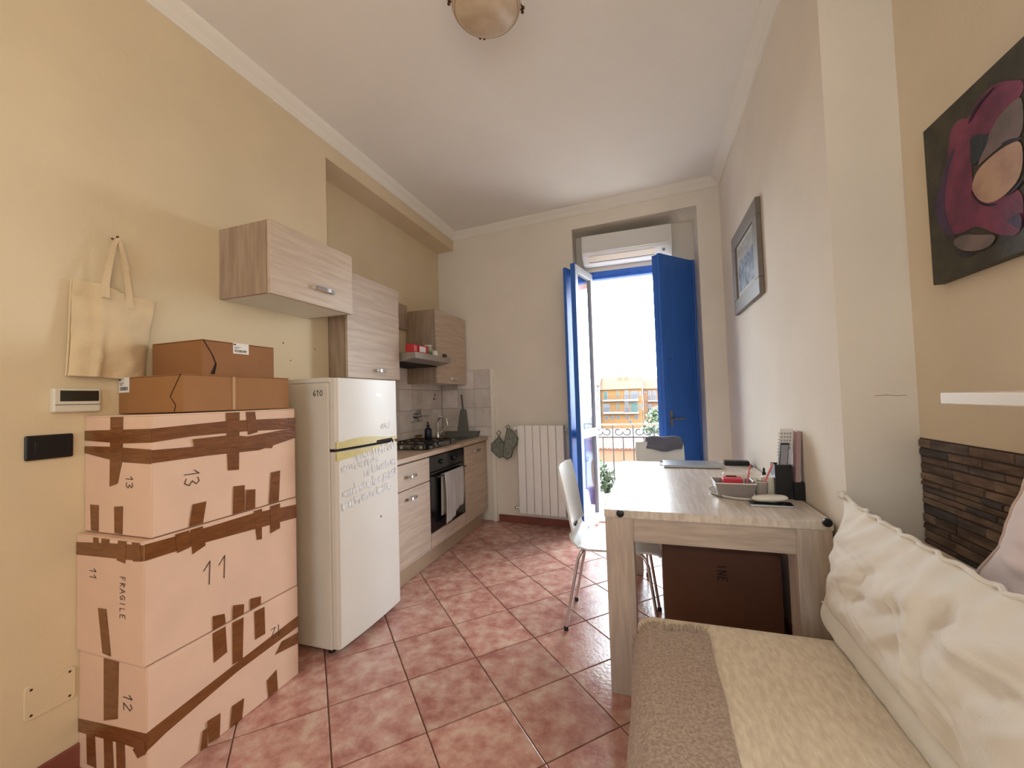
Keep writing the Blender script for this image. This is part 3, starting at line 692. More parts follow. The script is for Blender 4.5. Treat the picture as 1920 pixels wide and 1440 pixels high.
rbox(fx+.037, fx+.0478, y0-.0008, y0+.013, .965, 1.006).build('yellow_tape', M_yellow, dl)
rbox(fx+.037, fx+.0478, y0-.0008, y0+.013, 1.024, 1.058).build('yellow_tape', M_yellow, du)
rbox(fface(2.03)-.002, fface(2.03)+.004, 1.96, 2.11, 1.0235, 1.036).build('grip_recess', M_dark, du, bevel=.002)
m = MB()
rows = [(.945, .20, 1.0, .030), (.905, .02, .62, .034), (.845, .36, 1.0, .046), (.775, .03, 1.0, .046), (.715, .02, .9, .042), (1.075, .68, .92, .03), (.96, .62, .98, .03)]
for zc, u0, u1_, hgt in rows:
    u = u0
    while u < u1_-.03:
        wd_ = random.uniform(.018, .04); y = y0+.02+(y1-y0-.05)*u; yw = min(y+wd_*.5, y1-.02); hh_ = hgt*random.uniform(.5, 1); zz = zc+.03*u+random.uniform(-.008, .008)
        X = fface(y, .0006)
        k = [(X, y+random.uniform(0, .004), zz), (X, yw, zz+random.uniform(-.006, .006)), (fface(yw, .0006), yw+random.uniform(-.004, .003), zz+hh_), (X, y-random.uniform(0, .003), zz+hh_+random.uniform(-.008, .008))]
        m.poly(k, (random.uniform(.0006, .003), 0, 0)); u += wd_*random.uniform(.85, 1.5)
m.build('sticker_residue', M_residue, fg, kind='stuff')
rbox(fface(1.99, 0)-.001, fface(1.99, .003), 1.965, 2.015, 1.288, 1.297).build('maker_badge', M_chrome, du)
MB().lathe([(.008, 0), (.008, .003)], (fface(1.8, -.001), 1.99, .60), 8, 'X').build('scuff_mark', M_greyb, dl)
o = at(587, 743, Y=y0-.0005)
write('610', (o.x, y0, o.z), (1, 0, 0), (0, 0, 1), .03, .0035, (0, -1, 0), 1.05).build('handwriting', M_ink, fg, label='handwritten number 610')

# ================================================================== CARTONS
Z2 = lambda a, b: (100+a*.260417, 740+b*.260417)
Z3 = lambda a, b: (a*.3125, 1060+b*.3125)
XC = -1.595
def carton(label, yn, yf, z0, z1, tR, tL, zf, m_=M_card, xb=XL+.003):
    r = thing('cardboard_carton', label, 'carton', ((XC+xb)/2, (yn+yf)/2, z0), group=None)
    rbox(xb, XC, yn, yf, z0+.001, z1-.008).build('box_body', m_, r, bevel=.004)
    yc = (yn+yf)/2
    rbox(xb+.002, XC-.002, yn+.002, yc-.001, z1-.008, z1-.003).build('top_flap', m_, r)
    rbox(xb+.002, XC-.002, yc+.001, yf-.002, z1-.008, z1-.003).build('top_flap', m_, r)
    def ok(p): return Vector((p.x, p.y, min(max(p.z, z0+.004), z1-.008)))
    for k, pl_ in enumerate(tR):
        P_ = [ok(at(*zf2(a, b), X=XC)) for zf2, a, b in pl_]
        P_ = [Vector((XC+.0004+.0003*k, min(max(p.y, yn), yf), p.z)) for p in P_]
        MB().poly(P_, (.0008, 0, 0)).build('tape', M_tape, r)
    for k, pl_ in enumerate(tL):
        P_ = [ok(at(*zf2(a, b), Y=yn)) for zf2, a, b in pl_]
        P_ = [Vector((min(max(p.x, xb), XC), yn-.0004-.0003*k, p.z)) for p in P_]
        MB().poly(P_, (0, -.0008, 0)).build('tape', M_tape, r)
    return r
z2 = lambda *p: [(Z2, a, b) for a, b in p]
z3 = lambda *p: [(Z3, a, b) for a, b in p]
ct = carton('pale cardboard carton numbered 13, topmost of the tall taped stack', .922, 1.512, .818, 1.236,
    [z2((705, 245), (1240, 190), (1745, 165), (1745, 245), (1380, 265), (1000, 300), (705, 345)),
     z2((705, 400), (1000, 375), (1640, 255), (1745, 245), (1745, 310), (1480, 400), (1100, 440), (705, 495)),
     z2((1240, 120), (1340, 120), (1335, 540), (1255, 545)), z2((1385, 120), (1450, 120), (1470, 270), (1400, 290)),
     z2((1000, 790), (1100, 768), (1075, 925), (975, 955)), z2((1295, 660), (1375, 650), (1375, 845), (1290, 865)),
     z2((1385, 685), (1452, 680), (1450, 820), (1380, 840)), z2((1565, 560), (1630, 545), (1620, 775), (1550, 800)),
     z2((1000, 320), (1280, 290), (1600, 320), (1570, 385), (1280, 380), (1010, 375))],
    [z2((190, 260), (705, 245), (705, 345), (500, 352), (190, 330)), z2((190, 370), (420, 375), (705, 395), (705, 500), (480, 485), (190, 420)),
     z2((415, 150), (505, 140), (500, 470), (465, 640), (408, 662)), z2((270, 790), (328, 795), (328, 985), (275, 975)), z2((443, 805), (503, 803), (500, 1005), (445, 995))], None)
V0 = lambda a, b: at(*Z2(a, b), X=XC)
write('13', V0(940, 560)+Vector((0, 0, .008)), (0, 0, -1), (0, 1, 0), .052, .0028, (1, 0, 0), .85).build('handwriting', M_ink, ct, label='handwritten number 13')
q = at(*Z2(525, 580), Y=.922); write('13', (q.x, .922, q.z), (0, 0, -1), (1, 0, 0), .036, .0024, (0, -1, 0), .95).build('handwriting', M_ink, ct, label='handwritten number 13')
cm_ = carton('pale cardboard carton numbered 11, in the middle of the tall taped stack', .901, 1.514, .408, .818,
    [z2((655, 1080), (990, 990), (1450, 850), (1750, 790), (1750, 885), (1440, 970), (1000, 1090), (655, 1200)),
     z2((985, 960), (1075, 935), (1095, 1085), (1000, 1150)), z2((1440, 820), (1500, 805), (1500, 1040), (1465, 1045)), z2((1560, 790), (1630, 775), (1630, 960), (1560, 1000)),
     z2((875, 990), (975, 965), (980, 1100), (890, 1140)),
     z3((1275, 305), (1345, 290), (1352, 357), (1275, 397)), z3((1397, 240), (1462, 232), (1460, 303), (1393, 337)), z3((1500, 200), (1563, 185), (1562, 253), (1498, 284))],
    [z2((165, 1060), (420, 1070), (655, 1085), (655, 1200), (165, 1150)), z2((290, 995), (325, 1000), (330, 1080), (290, 1080)), z2((350, 1005), (405, 1010), (405, 1080), (350, 1080)),
     z2((470, 1020), (530, 1030), (520, 1215), (460, 1190)), z2((570, 1040), (625, 1045), (640, 1200), (580, 1200)), z3((593, 255), (640, 262), (668, 545), (620, 525))], None)
write('11', V0(1065, 1390), (0, 1, 0), (0, 0, 1), .085, .003, (1, 0, 0), 1.0).build('handwriting', M_ink, cm_, label='handwritten number 11')
q = at(*Z2(265, 1240), Y=.901); write('11', (q.x, .901, q.z), (0, 0, -1), (1, 0, 0), .035, .0022, (0, -1, 0), .9).build('handwriting', M_ink, cm_, label='handwritten number 11')
q = at(*Z3(722, 62), Y=.901); write('FRAGILE', (q.x, .901, q.z), (0, 0, -1), (1, 0, 0), .026, .002, (0, -1, 0), 1.2).build('handwriting', M_ink, cm_, label='handwritten word FRAGILE')
cb = carton('pale cardboard carton numbered 12, standing on the floor under the taped stack', .909, 1.516, .0, .408,
    [z3((875, 1010), (1400, 600), (1790, 300), (1790, 365), (1420, 640), (1000, 1000), (875, 1120)),
     z3((1275, 402), (1352, 364), (1362, 520), (1282, 585)), z3((1393, 341), (1460, 311), (1455, 560), (1395, 595)), z3((1525, 278), (1585, 248), (1590, 410), (1530, 445)),
     z3((1650, 535), (1690, 455), (1790, 400), (1790, 465)), z3((1600, 690), (1658, 625), (1665, 755), (1610, 800)), z3((1390, 845), (1462, 795), (1450, 925), (1378, 978)),
     z3((1240, 935), (1320, 885), (1315, 1035), (1250, 1070)), z3((1215, 990), (1240, 975), (1240, 1085), (1198, 1115))],
    [z3((450, 910), (620, 950), (880, 1010), (880, 1120), (740, 1070), (450, 990)), z3((625, 530), (715, 555), (708, 920), (625, 930)),
     z3((520, 990), (570, 1000), (580, 1216), (525, 1190)), z3((625, 1000), (675, 1010), (685, 1225), (630, 1225)), z3((700, 1050), (750, 1060), (755, 1240), (705, 1230)),
     z3((800, 1100), (870, 1060), (880, 1130), (830, 1155))], None)
q = at(*Z3(742, 760), Y=.909); write('12', (q.x, .909, q.z), (0, 0, -1), (1, 0, 0), .045, .0026, (0, -1, 0), 1.0).build('handwriting', M_ink, cb, label='handwritten number 12')
q = at(*Z3(1688, 345), X=XC); write('12', (XC, q.y, q.z), (0, -1, 0), (0, 0, -1), .045, .0026, (1, 0, 0), .9).build('handwriting', M_ink, cb, label='handwritten number 12')
# mailing cartons on top
def mailer(label, xb, xf, ya, yb, za, zb, m_):
    r = thing('mailing_box', label, 'box', ((xb+xf)/2, (ya+yb)/2, za))
    rbox(xb, xf, ya, yb, za+.001, zb-.004).build('box_body', m_, r, bevel=.003)
    rbox(xb, xf, ya, yb, zb-.0035, zb).build('lid', m_, r, bevel=.001, seg=1)
    return r
def shipping_label(r, o, U, V, wd_, ht, nrm):
    U, V, nrm, o = Vector(U), Vector(V), Vector(nrm), Vector(o)
    def rect(a0, a1, b0, b1, k): return [o+U*a0+V*b0+nrm*k, o+U*a1+V*b0+nrm*k, o+U*a1+V*b1+nrm*k, o+U*a0+V*b1+nrm*k]
    lb = MB().poly(rect(0, wd_, 0, ht, .0004), nrm*.0004).build('shipping_label', M_paper, r)
    m = MB(); x = wd_*.1
    while x < wd_*.86:
        bw = random.choice((.0012, .002, .003)); m.poly(rect(x, x+bw, ht*.14, ht*.38, .0009), nrm*.0002); x += bw+random.choice((.0012, .002))
    m.poly(rect(wd_*.02, wd_*.18, ht*.8, ht*.92, .0009), nrm*.0002)
    for k in range(3): m.poly(rect(wd_*.08, wd_*(.3+.1*k), ht*(.46+.08*k), ht*(.49+.08*k), .0009), nrm*.0002)
    m.build('label_print', M_ink, lb)
ma = mailer('flat brown mailing box lying directly on the taped carton stack', -1.9585, -1.60, 1.022, 1.485, 1.236, 1.377, M_cardb)
q = at(703/1920*600, 400+1078*.3125, Y=1.022); shipping_label(ma, (q.x+.012, 1.022, q.z), (1, 0, 0), (0, 0, 1), .062, .058, (0, -1, 0))
L0 = lambda a, b: (a*.3125, 400+b*.3125)
MB().tube([at(*L0(a, b), Y=1.022)+Vector((0, -.0005, 0)) for a, b in ((1085, 962), (1022, 1100), (1055, 1150), (1048, 1188))], .0016, 5).build('flap_cut', M_dark, ma)
rbox(-1.5999, -1.5985, 1.21, 1.222, 1.24, 1.373).build('clear_tape', mat('clear_tape', (188, 148, 108), .3), ma)
mt = mailer('smaller brown mailing box, the very top of the carton pile', -1.918, -1.63, 1.112, 1.432, 1.377, 1.517, mat('cardboard_kraft', (150, 102, 60), .8, var=.08, vscale=6))
q = at(*L0(1398, 840), X=-1.63); shipping_label(mt, (-1.63, q.y, q.z), (0, 1, 0), (0, 0, 1), .070, .044, (1, 0, 0))
c_ = [at(*L0(a, b), X=-1.63)+Vector((.0003, 0, 0)) for a, b in ((1218, 755), (1275, 850), (1297, 905), (1285, 965))]
MB().tube(c_, .002, 5).build('flap_cut', M_dark, mt)
MB().poly([at(*L0(a, b), X=-1.63)+Vector((.0002, 0, 0)) for a, b in ((1258, 815), (1297, 905), (1282, 965), (1262, 965), (1290, 900))], (.0005, 0, 0)).build('flap_opening', M_dark, mt)

# ------------------------------------------------------------------ on the left wall
th = thing('wall_thermostat', 'ivory wall thermostat with a dark display beside the carton stack', 'thermostat', (XL, .893, 1.25))
rbox(XL+.0002, XL+.026, .828, .957, 1.25, 1.334).build('housing', M_plaw, th, bevel=.005)
rbox(XL+.026, XL+.0268, .845, .950, 1.288, 1.326).build('display', M_lcd, th)
rbox(XL+.0262, XL+.0275, .832, .953, 1.275, 1.2775).build('flap_seam', M_greyb, th)
sw = thing('wall_switch_plate', 'black rounded wall switch plate below the thermostat', 'switch', (XL, .828, 1.09))
rbox(XL+.0002, XL+.012, .768, .888, 1.092, 1.175).build('plate', M_black, sw, bevel=.006, seg=3)
rbox(XL+.0121, XL+.0135, .79, .866, 1.112, 1.156).build('rocker', M_black, sw, bevel=.0005, seg=1)
cp = thing('wall_cover_plate', 'painted rectangular junction cover plate low on the left wall', 'cover plate', (XL, .836, .24))
pts = []
for cy_, cz_, a0_ in ((.886, .346, 0), (.788, .346, 90), (.788, .262, 180), (.886, .262, 270)):
    for k in range(5): a = math.radians(a0_+k*22.5); pts.append(Vector((XL+.0002, cy_+.014*math.cos(a), cz_+.014*math.sin(a))))
MB().poly(pts, (.005, 0, 0)).build('plate', M_wall, cp, bevel=.0015, seg=1)
for y, z in ((.79, .345), (.884, .345), (.884, .263), (.79, .263)): MB().lathe([(.004, 0), (.004, .0012)], (XL+.0048, y, z), 8, 'X').build('screw', M_screw, cp)
# canvas tote bag
hp = at(219, 450, X=XL+.03)
hkx = tag(MB().tube([(XL+.001, hp.y, hp.z+.01), (XL+.03, hp.y, hp.z), (XL+.036, hp.y, hp.z+.014)], .004).build('coat_hook', M_bronze, smooth=True), 'tiny dark wall hook that holds the canvas tote bag', 'hook')
tb = thing('tote_bag', 'natural canvas tote bag hanging by its handles on the left wall', 'bag', (XL+.03, 1.0, 1.37))
def tbf(layer):
    def fn(u, v):
        tl, tr = at(140, 523, X=XL+.03), at(292, 565, X=XL+.03); bl, br = at(129, 704, X=XL+.03), at(273, 713, X=XL+.03)
        p = (tl*(1-u)+tr*u)*v + (bl*(1-u)+br*u)*(1-v)
        z = p.z + .006*math.sin(7*u)*(v > .5) ; y = p.y
        bulge = math.sin(math.pi*u)**.7*(.3+.7*math.sin(math.pi*min(v+.15, 1)))
        fold = .012*math.exp(-((u-.3)/.05)**2) + .006*math.sin(9*u+5*v) + .008*math.exp(-((v-.28+.2*u)/.06)**2)*math.sin(math.pi*u) + .005*noise.noise(Vector((u*6, v*7, 3)))
        x = XL + (.008+.012*bulge if layer else .022+.034*bulge+fold)
        return (x, y, z)
    return fn
mb = MB(); mb.grid(tbf(0), 26, 30); mb.grid(tbf(1), 26, 30)
mb.build('bag_body', M_canvas, tb, smooth='all')
fr_, bk_ = tbf(1), tbf(0)
MB().tube([Vector(fr_(0, k/14))*.5+Vector(bk_(0, k/14))*.5 for k in range(15)], .004, 6).build('side_seam', M_canvas, tb, smooth=True)
MB().tube([Vector(fr_(k/20, .93))+Vector((.001, 0, 0)) for k in range(21)], .0016, 5).build('hem_stitching', mat('stitch', (196, 168, 128), .9), tb)
def strap(fn, ua, ub, dx, top):
    m = MB(); a = Vector(fn(ua, 1)); b = Vector(fn(ub, 1)); t = Vector((XL+.034+dx, hp.y, hp.z+.006+top))
    w_ = .026
    P_ = [a+Vector((.002, 0, -.05)), a+Vector((.002, 0, 0)), a*.5+t*.5+Vector((.004, -.004, 0)), a*.1+t*.9+Vector((.002, -.002, -.0)), t, b*.1+t*.9+Vector((.002, .002, -.0)), b*.5+t*.5+Vector((.004, .006, 0)), b+Vector((.002, 0, 0)), b+Vector((.002, 0, -.05))]
    vs = []; n = len(P_)
    for i, p in enumerate(P_):
        k = abs(i-(n-1)/2)/((n-1)/2); wy = w_*(.35+.65*k)
        vs += [p+Vector((0, -wy/2, 0)), p+Vector((.002, wy/2, .0)), p+Vector((.004, wy/2, .0)), p+Vector((.002, -wy/2, 0))]
    fs = [(i*4+k, i*4+(k+1) % 4, i*4+4+(k+1) % 4, i*4+4+k) for i in range(n-1) for k in range(4)] + [(3, 2, 1, 0), tuple((n-1)*4+k for k in range(4))]
    m.add(vs, fs).build('handle', M_canvas, tb, smooth=True)
strap(fr_, .27, .68, .004, .0); strap(bk_, .30, .64, -.008, .002)
for px_, py_, rr, lb in ((531, 643, .005, 'screw hole in the wall just beyond the top mailing box'), (590, 655, .004, 'screw hole in the wall next to the tall cabinet side'),
                         (563, 659, .009, 'round plaster patch on the wall between two screw holes'), (545, 676, .004, 'tiny screw hole in the wall just above the fridge top')):
    q = at(px_, py_, X=XL)
    tag(MB().lathe([(rr, 0), (rr*.7, .0016)], (XL+.0001, q.y, q.z), 10, 'X').build('wall_plug', M_wall if rr > .008 else M_screw), lb, 'wall plug')

# ------------------------------------------------------------------ ceiling lamp
lp = thing('ceiling_lamp', 'alabaster glass bowl ceiling lamp with bronze clips, switched off', 'lamp', (-.603, 1.615, 2.905))
c = Vector((-.603, 1.615, 0)); R_ = .152; ZR, ZB_ = 2.975, 2.908
pf = [(R_*math.sin(t*math.pi/22)**.8 if t else .001, ZB_+(ZR-ZB_)*(1-math.cos(t*math.pi/22))) for t in range(12)]
pf += [(max(r-.005, .001), z+.004) for r, z in reversed(pf)]
MB().lathe(pf, c, 48).build('glass_bowl', M_bulb, lp, smooth='all')
for k, rr in enumerate((.138, .146)): MB().tube([c+Vector((rr*math.cos(a), rr*math.sin(a), 2.944+.012*k)) for a in [2*math.pi*j/48 for j in range(48)]], .0016, 5, closed=True).build('etched_ring', mat('etch_%s' % 'ab'[k], (150, 122, 90), .5), lp, smooth=True)
MB().lathe([(.10, 2.985), (.125, 3.0), (.11, H), (.02, H)], c, 28).build('ceiling_plate', M_white, lp, smooth=True)
for a in (119, 27, 207, 297):
    d = Vector((math.cos(math.radians(a)), math.sin(math.radians(a)), 0))
    cl = MB().tube([c+d*.10+Vector((0, 0, 2.996)), c+d*.155+Vector((0, 0, 2.990)), c+d*.160+Vector((0, 0, 2.972)), c+d*.153+Vector((0, 0, 2.966))], .004, 6).build('clip', M_bronze, lp, smooth=True)
    for k in (-.010, .010):
        t = Vector((-d.y, d.x, 0))*k
        MB().lathe([(.001, -.008), (.006, -.004), (.007, 0), (.005, .006), (.001, .008)], c+d*.162+t+Vector((0, 0, 2.966)), 10).build('clip_finial', M_bronze, cl, smooth=True)

# ================================================================== RIGHT SIDE
pf_ = thing('framed_print', 'small blue print in a wide grey-brown frame on the right wall', 'picture', (XR-.015, 2.89, 1.78))
fy0, fy1, fz0, fz1 = 2.55, 3.235, 1.785, 2.327; fwid = .095
m = MB()
for a, b, c_, d_ in ((fy0, fy1, fz0, fz0+fwid), (fy0, fy1, fz1-fwid, fz1), (fy0, fy0+fwid, fz0+fwid, fz1-fwid), (fy1-fwid, fy1, fz0+fwid, fz1-fwid)): m.box(XR-.028, XR-.001, a, b, c_, d_)
m.build('frame', M_frame, pf_, bevel=.004)
m = MB()
ia, ib, ic, id_ = fy0+fwid, fy1-fwid, fz0+fwid, fz1-fwid
rbox(XR-.014, XR-.006, ia, ib, ic, id_).build('mount', M_mount, pf_)
rbox(XR-.0150, XR-.0142, ia+.035, ib-.035, ic+.035, ic+(id_-ic)*.66).build('print', M_art, pf_)
rbox(XR-.0150, XR-.0142, ia+.035, ib-.035, ic+(id_-ic)*.66, id_-.02).build('print_sky', mat('print_grey', (176, 172, 164), .7, col2=(140, 138, 132), vscale=10, stretch=(1, 1, 3)), pf_)
pt_ = thing('canvas_painting', 'unframed abstract oil canvas in plum, green-black and beige on the sofa wall', 'painting', (XS-.02, 1.27, 1.545))
px0 = XS-.028; cy0, cy1, cz0, cz1 = .93, 1.535, 1.545, 2.01
rbox(px0, XS-.001, cy0, cy1, cz0, cz1).build('canvas', M_pgreen, pt_, bevel=.002)
# painted areas traced on the canvas
ZP = lambda a, b: at(1680+a*.34733, 60+b*.34722, X=px0)
lay = 0
def stroke(pts, m, name='paint_area', ext=None):
    global lay; lay += 1
    P_ = [ZP(a, b) for a, b in pts] + ([Vector(q) for q in ext] if ext else [])
    P_ = [Vector((px0-.0004-.0003*lay, min(max(p.y, cy0+.004), cy1-.004), min(max(p.z, cz0+.004), cz1-.004))) for p in P_]
    # smooth the outline
    for _ in range(2):
        Q = []
        for i in range(len(P_)): a, b = P_[i], P_[(i+1) % len(P_)]; Q += [a*.75+b*.25, a*.25+b*.75]
        P_ = Q
    MB().poly(P_, (-.0006, 0, 0)).build(name, m, pt_)
stroke([(290, 600), (300, 520), (350, 465), (395, 470), (430, 380), (540, 270), (640, 260), (691, 255), (691, 330), (600, 420), (540, 520), (480, 560), (420, 660), (410, 720), (420, 860), (470, 930), (560, 900), (691, 820), (691, 1100), (560, 1100), (440, 1040), (380, 1080), (300, 1100), (250, 1020), (240, 900), (270, 760)], M_pplum)
stroke([(205, 940), (240, 840), (290, 650), (330, 620), (300, 700), (270, 820), (265, 960), (300, 1060), (330, 1120), (270, 1090), (225, 1020)], M_pviolet)
stroke([(500, 560), (560, 450), (640, 370), (691, 340), (691, 570), (600, 590), (540, 640), (470, 700), (440, 730)], M_pgrey)
stroke([(400, 560), (500, 545), (505, 580), (470, 660), (440, 710), (405, 720), (410, 640)], M_pteal)
stroke([(415, 830), (440, 750), (520, 670), (620, 600), (691, 580), (691, 770), (600, 880), (520, 925), (460, 915), (425, 870)], M_pbeige)
stroke([(410, 845), (425, 900), (490, 945), (560, 930), (545, 925), (480, 930), (430, 890)], M_pnavy)
stroke([(560, 610), (620, 575), (691, 565), (691, 580), (620, 595)], M_pnavy)
stroke([(580, 895), (640, 850), (691, 790), (691, 810), (645, 865)], M_pnavy)
stroke([(395, 500), (430, 400), (540, 290), (530, 310), (450, 400), (410, 480)], M_pnavy)
stroke([(310, 1130), (370, 1090), (460, 1095), (560, 1090), (520, 1160), (430, 1185), (350, 1175)], M_pgrey)
stroke([(335, 1190), (380, 1195), (440, 1190), (400, 1215), (350, 1212)], M_pnavy)
stroke([(600, 1020), (691, 960), (691, 1080), (640, 1040)], M_pviolet)
sh = thing('wall_shelf', 'white floating wall shelf above the sofa', 'shelf', (XS-.1, .85, 1.2))
rbox(XS-.2, XS-.001, .35, 1.212, 1.206, 1.232).build('shelf_board', M_shelf, sh, bevel=.002)
rbox(XS-.012, XS-.0005, .40, 1.16, 1.194, 1.206).build('bracket_rail', M_shelf, sh)
# stone cladding strip
z = 1.078; inv_ = XF['wall_right'].inverted(); row = 0
rbox(XS-.003, XS, .7, 1.697, .55, 1.08).build('cladding_bed', mat('cladding_mortar', (70, 58, 54), .9), wall_sofa)
while z > .60:
    hgt = random.choice((.018, .022, .026, .030)); y = 1.697+0.0; 
    while y > .92:
        L_ = random.uniform(.06, .17); ya = max(y-L_, .9)
        dz = random.uniform(-.002, .002); dep = random.uniform(.003, .008)
        x0_, x1_ = XS-.003-dep, XS-.001; g_ = .0005
        p = [(x1_, ya+g_, z-hgt+g_), (x1_, y-g_, z-hgt+g_), (x1_, y-g_, z-g_), (x1_, ya+g_, z-g_),
             (x0_+random.uniform(0, .003), ya+g_+.002, z-hgt+g_+.002+random.uniform(0, .004)), (x0_+random.uniform(0, .003), y-g_-.002, z-hgt+g_+.002+random.uniform(0, .003)),
             (x0_+random.uniform(0, .003), y-g_-.002, z-g_-.002-random.uniform(0, .004)), (x0_+random.uniform(0, .003), ya+g_+.002, z-g_-.002-random.uniform(0, .003))]
        MB().hexa(p).build('stone', random.choice(STONES), wall_sofa)
        y = ya
    z -= hgt; row += 1

cr0 = at(1640, 742, Y=1.70); cr1 = at(1700, 741, Y=1.70)
MB().tube([cr0, cr0*.6+cr1*.4+Vector((0, 0, .002)), cr0*.3+cr1*.7-Vector((0, 0, .001)), cr1], .0012, 5).build('plaster_crack', mat('crack_brown', (186, 160, 134), .9), wall_right)
# ------------------------------------------------------------------ table
tbl = thing('dining_table', 'pale grey-oak extending dining table with thick square legs against the right wall', 'table', (.21, 2.45, 0))
t0, t1, ty0, ty1, tz = -.201, .618, 1.786, 3.11, .766
rbox(t0, t1, ty0, ty1, tz-.034, tz).build('tabletop', M_table, tbl, bevel=.0025)
lw = .115
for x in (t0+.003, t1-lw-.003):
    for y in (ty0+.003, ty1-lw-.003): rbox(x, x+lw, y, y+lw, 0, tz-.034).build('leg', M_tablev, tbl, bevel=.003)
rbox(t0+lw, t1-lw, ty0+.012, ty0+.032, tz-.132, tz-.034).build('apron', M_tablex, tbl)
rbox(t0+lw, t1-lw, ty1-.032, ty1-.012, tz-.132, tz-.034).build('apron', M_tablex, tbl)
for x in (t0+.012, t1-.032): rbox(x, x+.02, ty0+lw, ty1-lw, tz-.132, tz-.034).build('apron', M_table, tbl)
for px_, py_ in ((1163, 962), (1550, 979)):
    q = at(px_, py_, Y=ty0); MB().lathe([(.014, 0), (.016, -.004), (.015, -.012), (.008, -.014)], (q.x, ty0, q.z), 18, 'Y').build('end_cap', M_black, tbl, smooth=True, label='round black plastic cap')

# ------------------------------------------------------------------ chairs
def make_chair(label, loc, rot):
    r = thing('dining_chair', label, 'chair', loc, rot)
    prof = [(.445, .432), (.428, .447), (.38, .455), (.22, .448), (.08, .443), (.03, .452), (-.002, .485), (-.018, .53), (-.03, .60), (-.05, .72), (-.072, .82), (-.082, .865)]
    wid = [.36, .375, .385, .39, .38, .365, .35, .345, .35, .365, .37, .36]
    def fn(u, v):
        t = u*(len(prof)-1); i = min(int(t), len(prof)-2); k = t-i
        a = Vector(prof[i])*(1-k)+Vector(prof[i+1])*k; wd_ = wid[i]*(1-k)+wid[i+1]*k
        s = (v-.5); curve = .022*(2*s)**2 if u > .55 else -.0*(2*s)**2
        return (a[0]+curve*(1 if u > .6 else 0), s*wd_, a[1]+(.006*(2*s)**2 if u < .45 else 0) - (.003*(2*abs(s))**4 if u > .97 else 0))
    fn2 = lambda u, v: Vector(fn(u, v)) + Vector((-.005 if u > .5 else 0, 0, -.011 if u < .5 else -.004))
    mb = MB(); nu, nv = 44, 12
    a = [Vector(fn(i/nu, j/nv)) for i in range(nu+1) for j in range(nv+1)]; b = []
    for i in range(nu+1):
        for j in range(nv+1):
            p0 = Vector(fn(max(i-1, 0)/nu, j/nv)); p1 = Vector(fn(min(i+1, nu)/nu, j/nv)); tt = (p1-p0).normalized()
            nrm = Vector((-tt.z, 0, tt.x)).normalized(); b.append(a[i*(nv+1)+j] + nrm*.011*(1 if nrm.z < .2 or True else -1))
    w_ = nv+1; n = len(a)
    fs = [(i*w_+j, (i+1)*w_+j, (i+1)*w_+j+1, i*w_+j+1) for i in range(nu) for j in range(nv)]
    f2 = [tuple(x+n for x in reversed(f)) for f in fs]
    rim = [i*w_ for i in range(nu+1)] + [nu*w_+j for j in range(1, nv+1)] + [i*w_+nv for i in range(nu-1, -1, -1)] + [j for j in range(nv-1, 0, -1)]
    fr = [(rim[(k+1) % len(rim)], rim[k], rim[k]+n, rim[(k+1) % len(rim)]+n) for k in range(len(rim))]
    mb.add(a+b, fs+f2+fr).build('seat_shell', M_chair, r, smooth=True, local=True)
    MB().box(-.022, -.006, -.03, .03, .515, .527).build('back_slot', M_dark, r, local=True)
    for sx in (0, 1):
        for sy in (-1, 1):
            top = (.10, sy*.10, .432) if sx == 0 else (.29, sy*.10, .432)
            foot = (-.055, sy*.165, .012) if sx == 0 else (.425, sy*.17, .012)
            knee = (.045, sy*.155, .425) if sx == 0 else (.355, sy*.16, .425)
            k2 = (.022, sy*.163, .38) if sx == 0 else (.378, sy*.168, .38)
            lg = MB().tube([top, ((top[0]+knee[0])/2, (top[1]+knee[1])/2, .432), knee, ((knee[0]+k2[0])/2, (knee[1]+k2[1])/2+sy*.001, .408), k2, foot], .0085, 10).build('leg', M_chrome, r, smooth=True, local=True)
            MB().lathe([(.012, 0), (.012, .018), (.009, .022)], (foot[0], foot[1], 0), 10).build('foot_cap', M_black, lg, smooth=True, local=True)
    MB().box(.09, .28, -.11, .11, .424, .4345).build('mounting_plate', M_black, r, local=True)
    return r
make_chair('white moulded dining chair with chrome legs pulled up to the long side of the table', (-.415, 2.362, 0), 0)
make_chair('white moulded dining chair at the balcony end of the table with cloth on its back', (.07, 3.43, 0), math.radians(-90+6))
# cloth over the far chair's back
gc = thing('draped_garment', 'folded grey garment draped over the far chair back', 'garment', (.09, 3.5, .72))
def gcf(u, v):
    x = -.035+.265*u+.01*math.sin(7*v); a = (v-.5)*2
    zt_ = .895+.012*math.sin(math.pi*u)+.005*math.sin(9*u)
    if abs(a) < .18: y = 3.513+.036*a/.18; z = zt_-.014*(a/.18)**2
    elif a < 0: y = 3.477+.012*(a+.18)+.004*math.sin(11*u); z = zt_-.014-(-a-.18)*.105*(.75+.35*math.sin(math.pi*u))
    else: y = 3.549+.012*(a-.18); z = zt_-.014-(a-.18)*.13
    return (x, y+.01*noise.noise(Vector((u*5, v*6, 1)))-.02*(u-.5), z)
MB().grid(gcf, 26, 26, (0, .0, .004)).build('cloth_body', M_greycl, gc, smooth='all')
MB().tube([Vector(gcf(k/16, .0))+Vector((0, -.002, 0)) for k in range(17)], .004, 6).build('hem', M_greycl, gc, smooth=True)

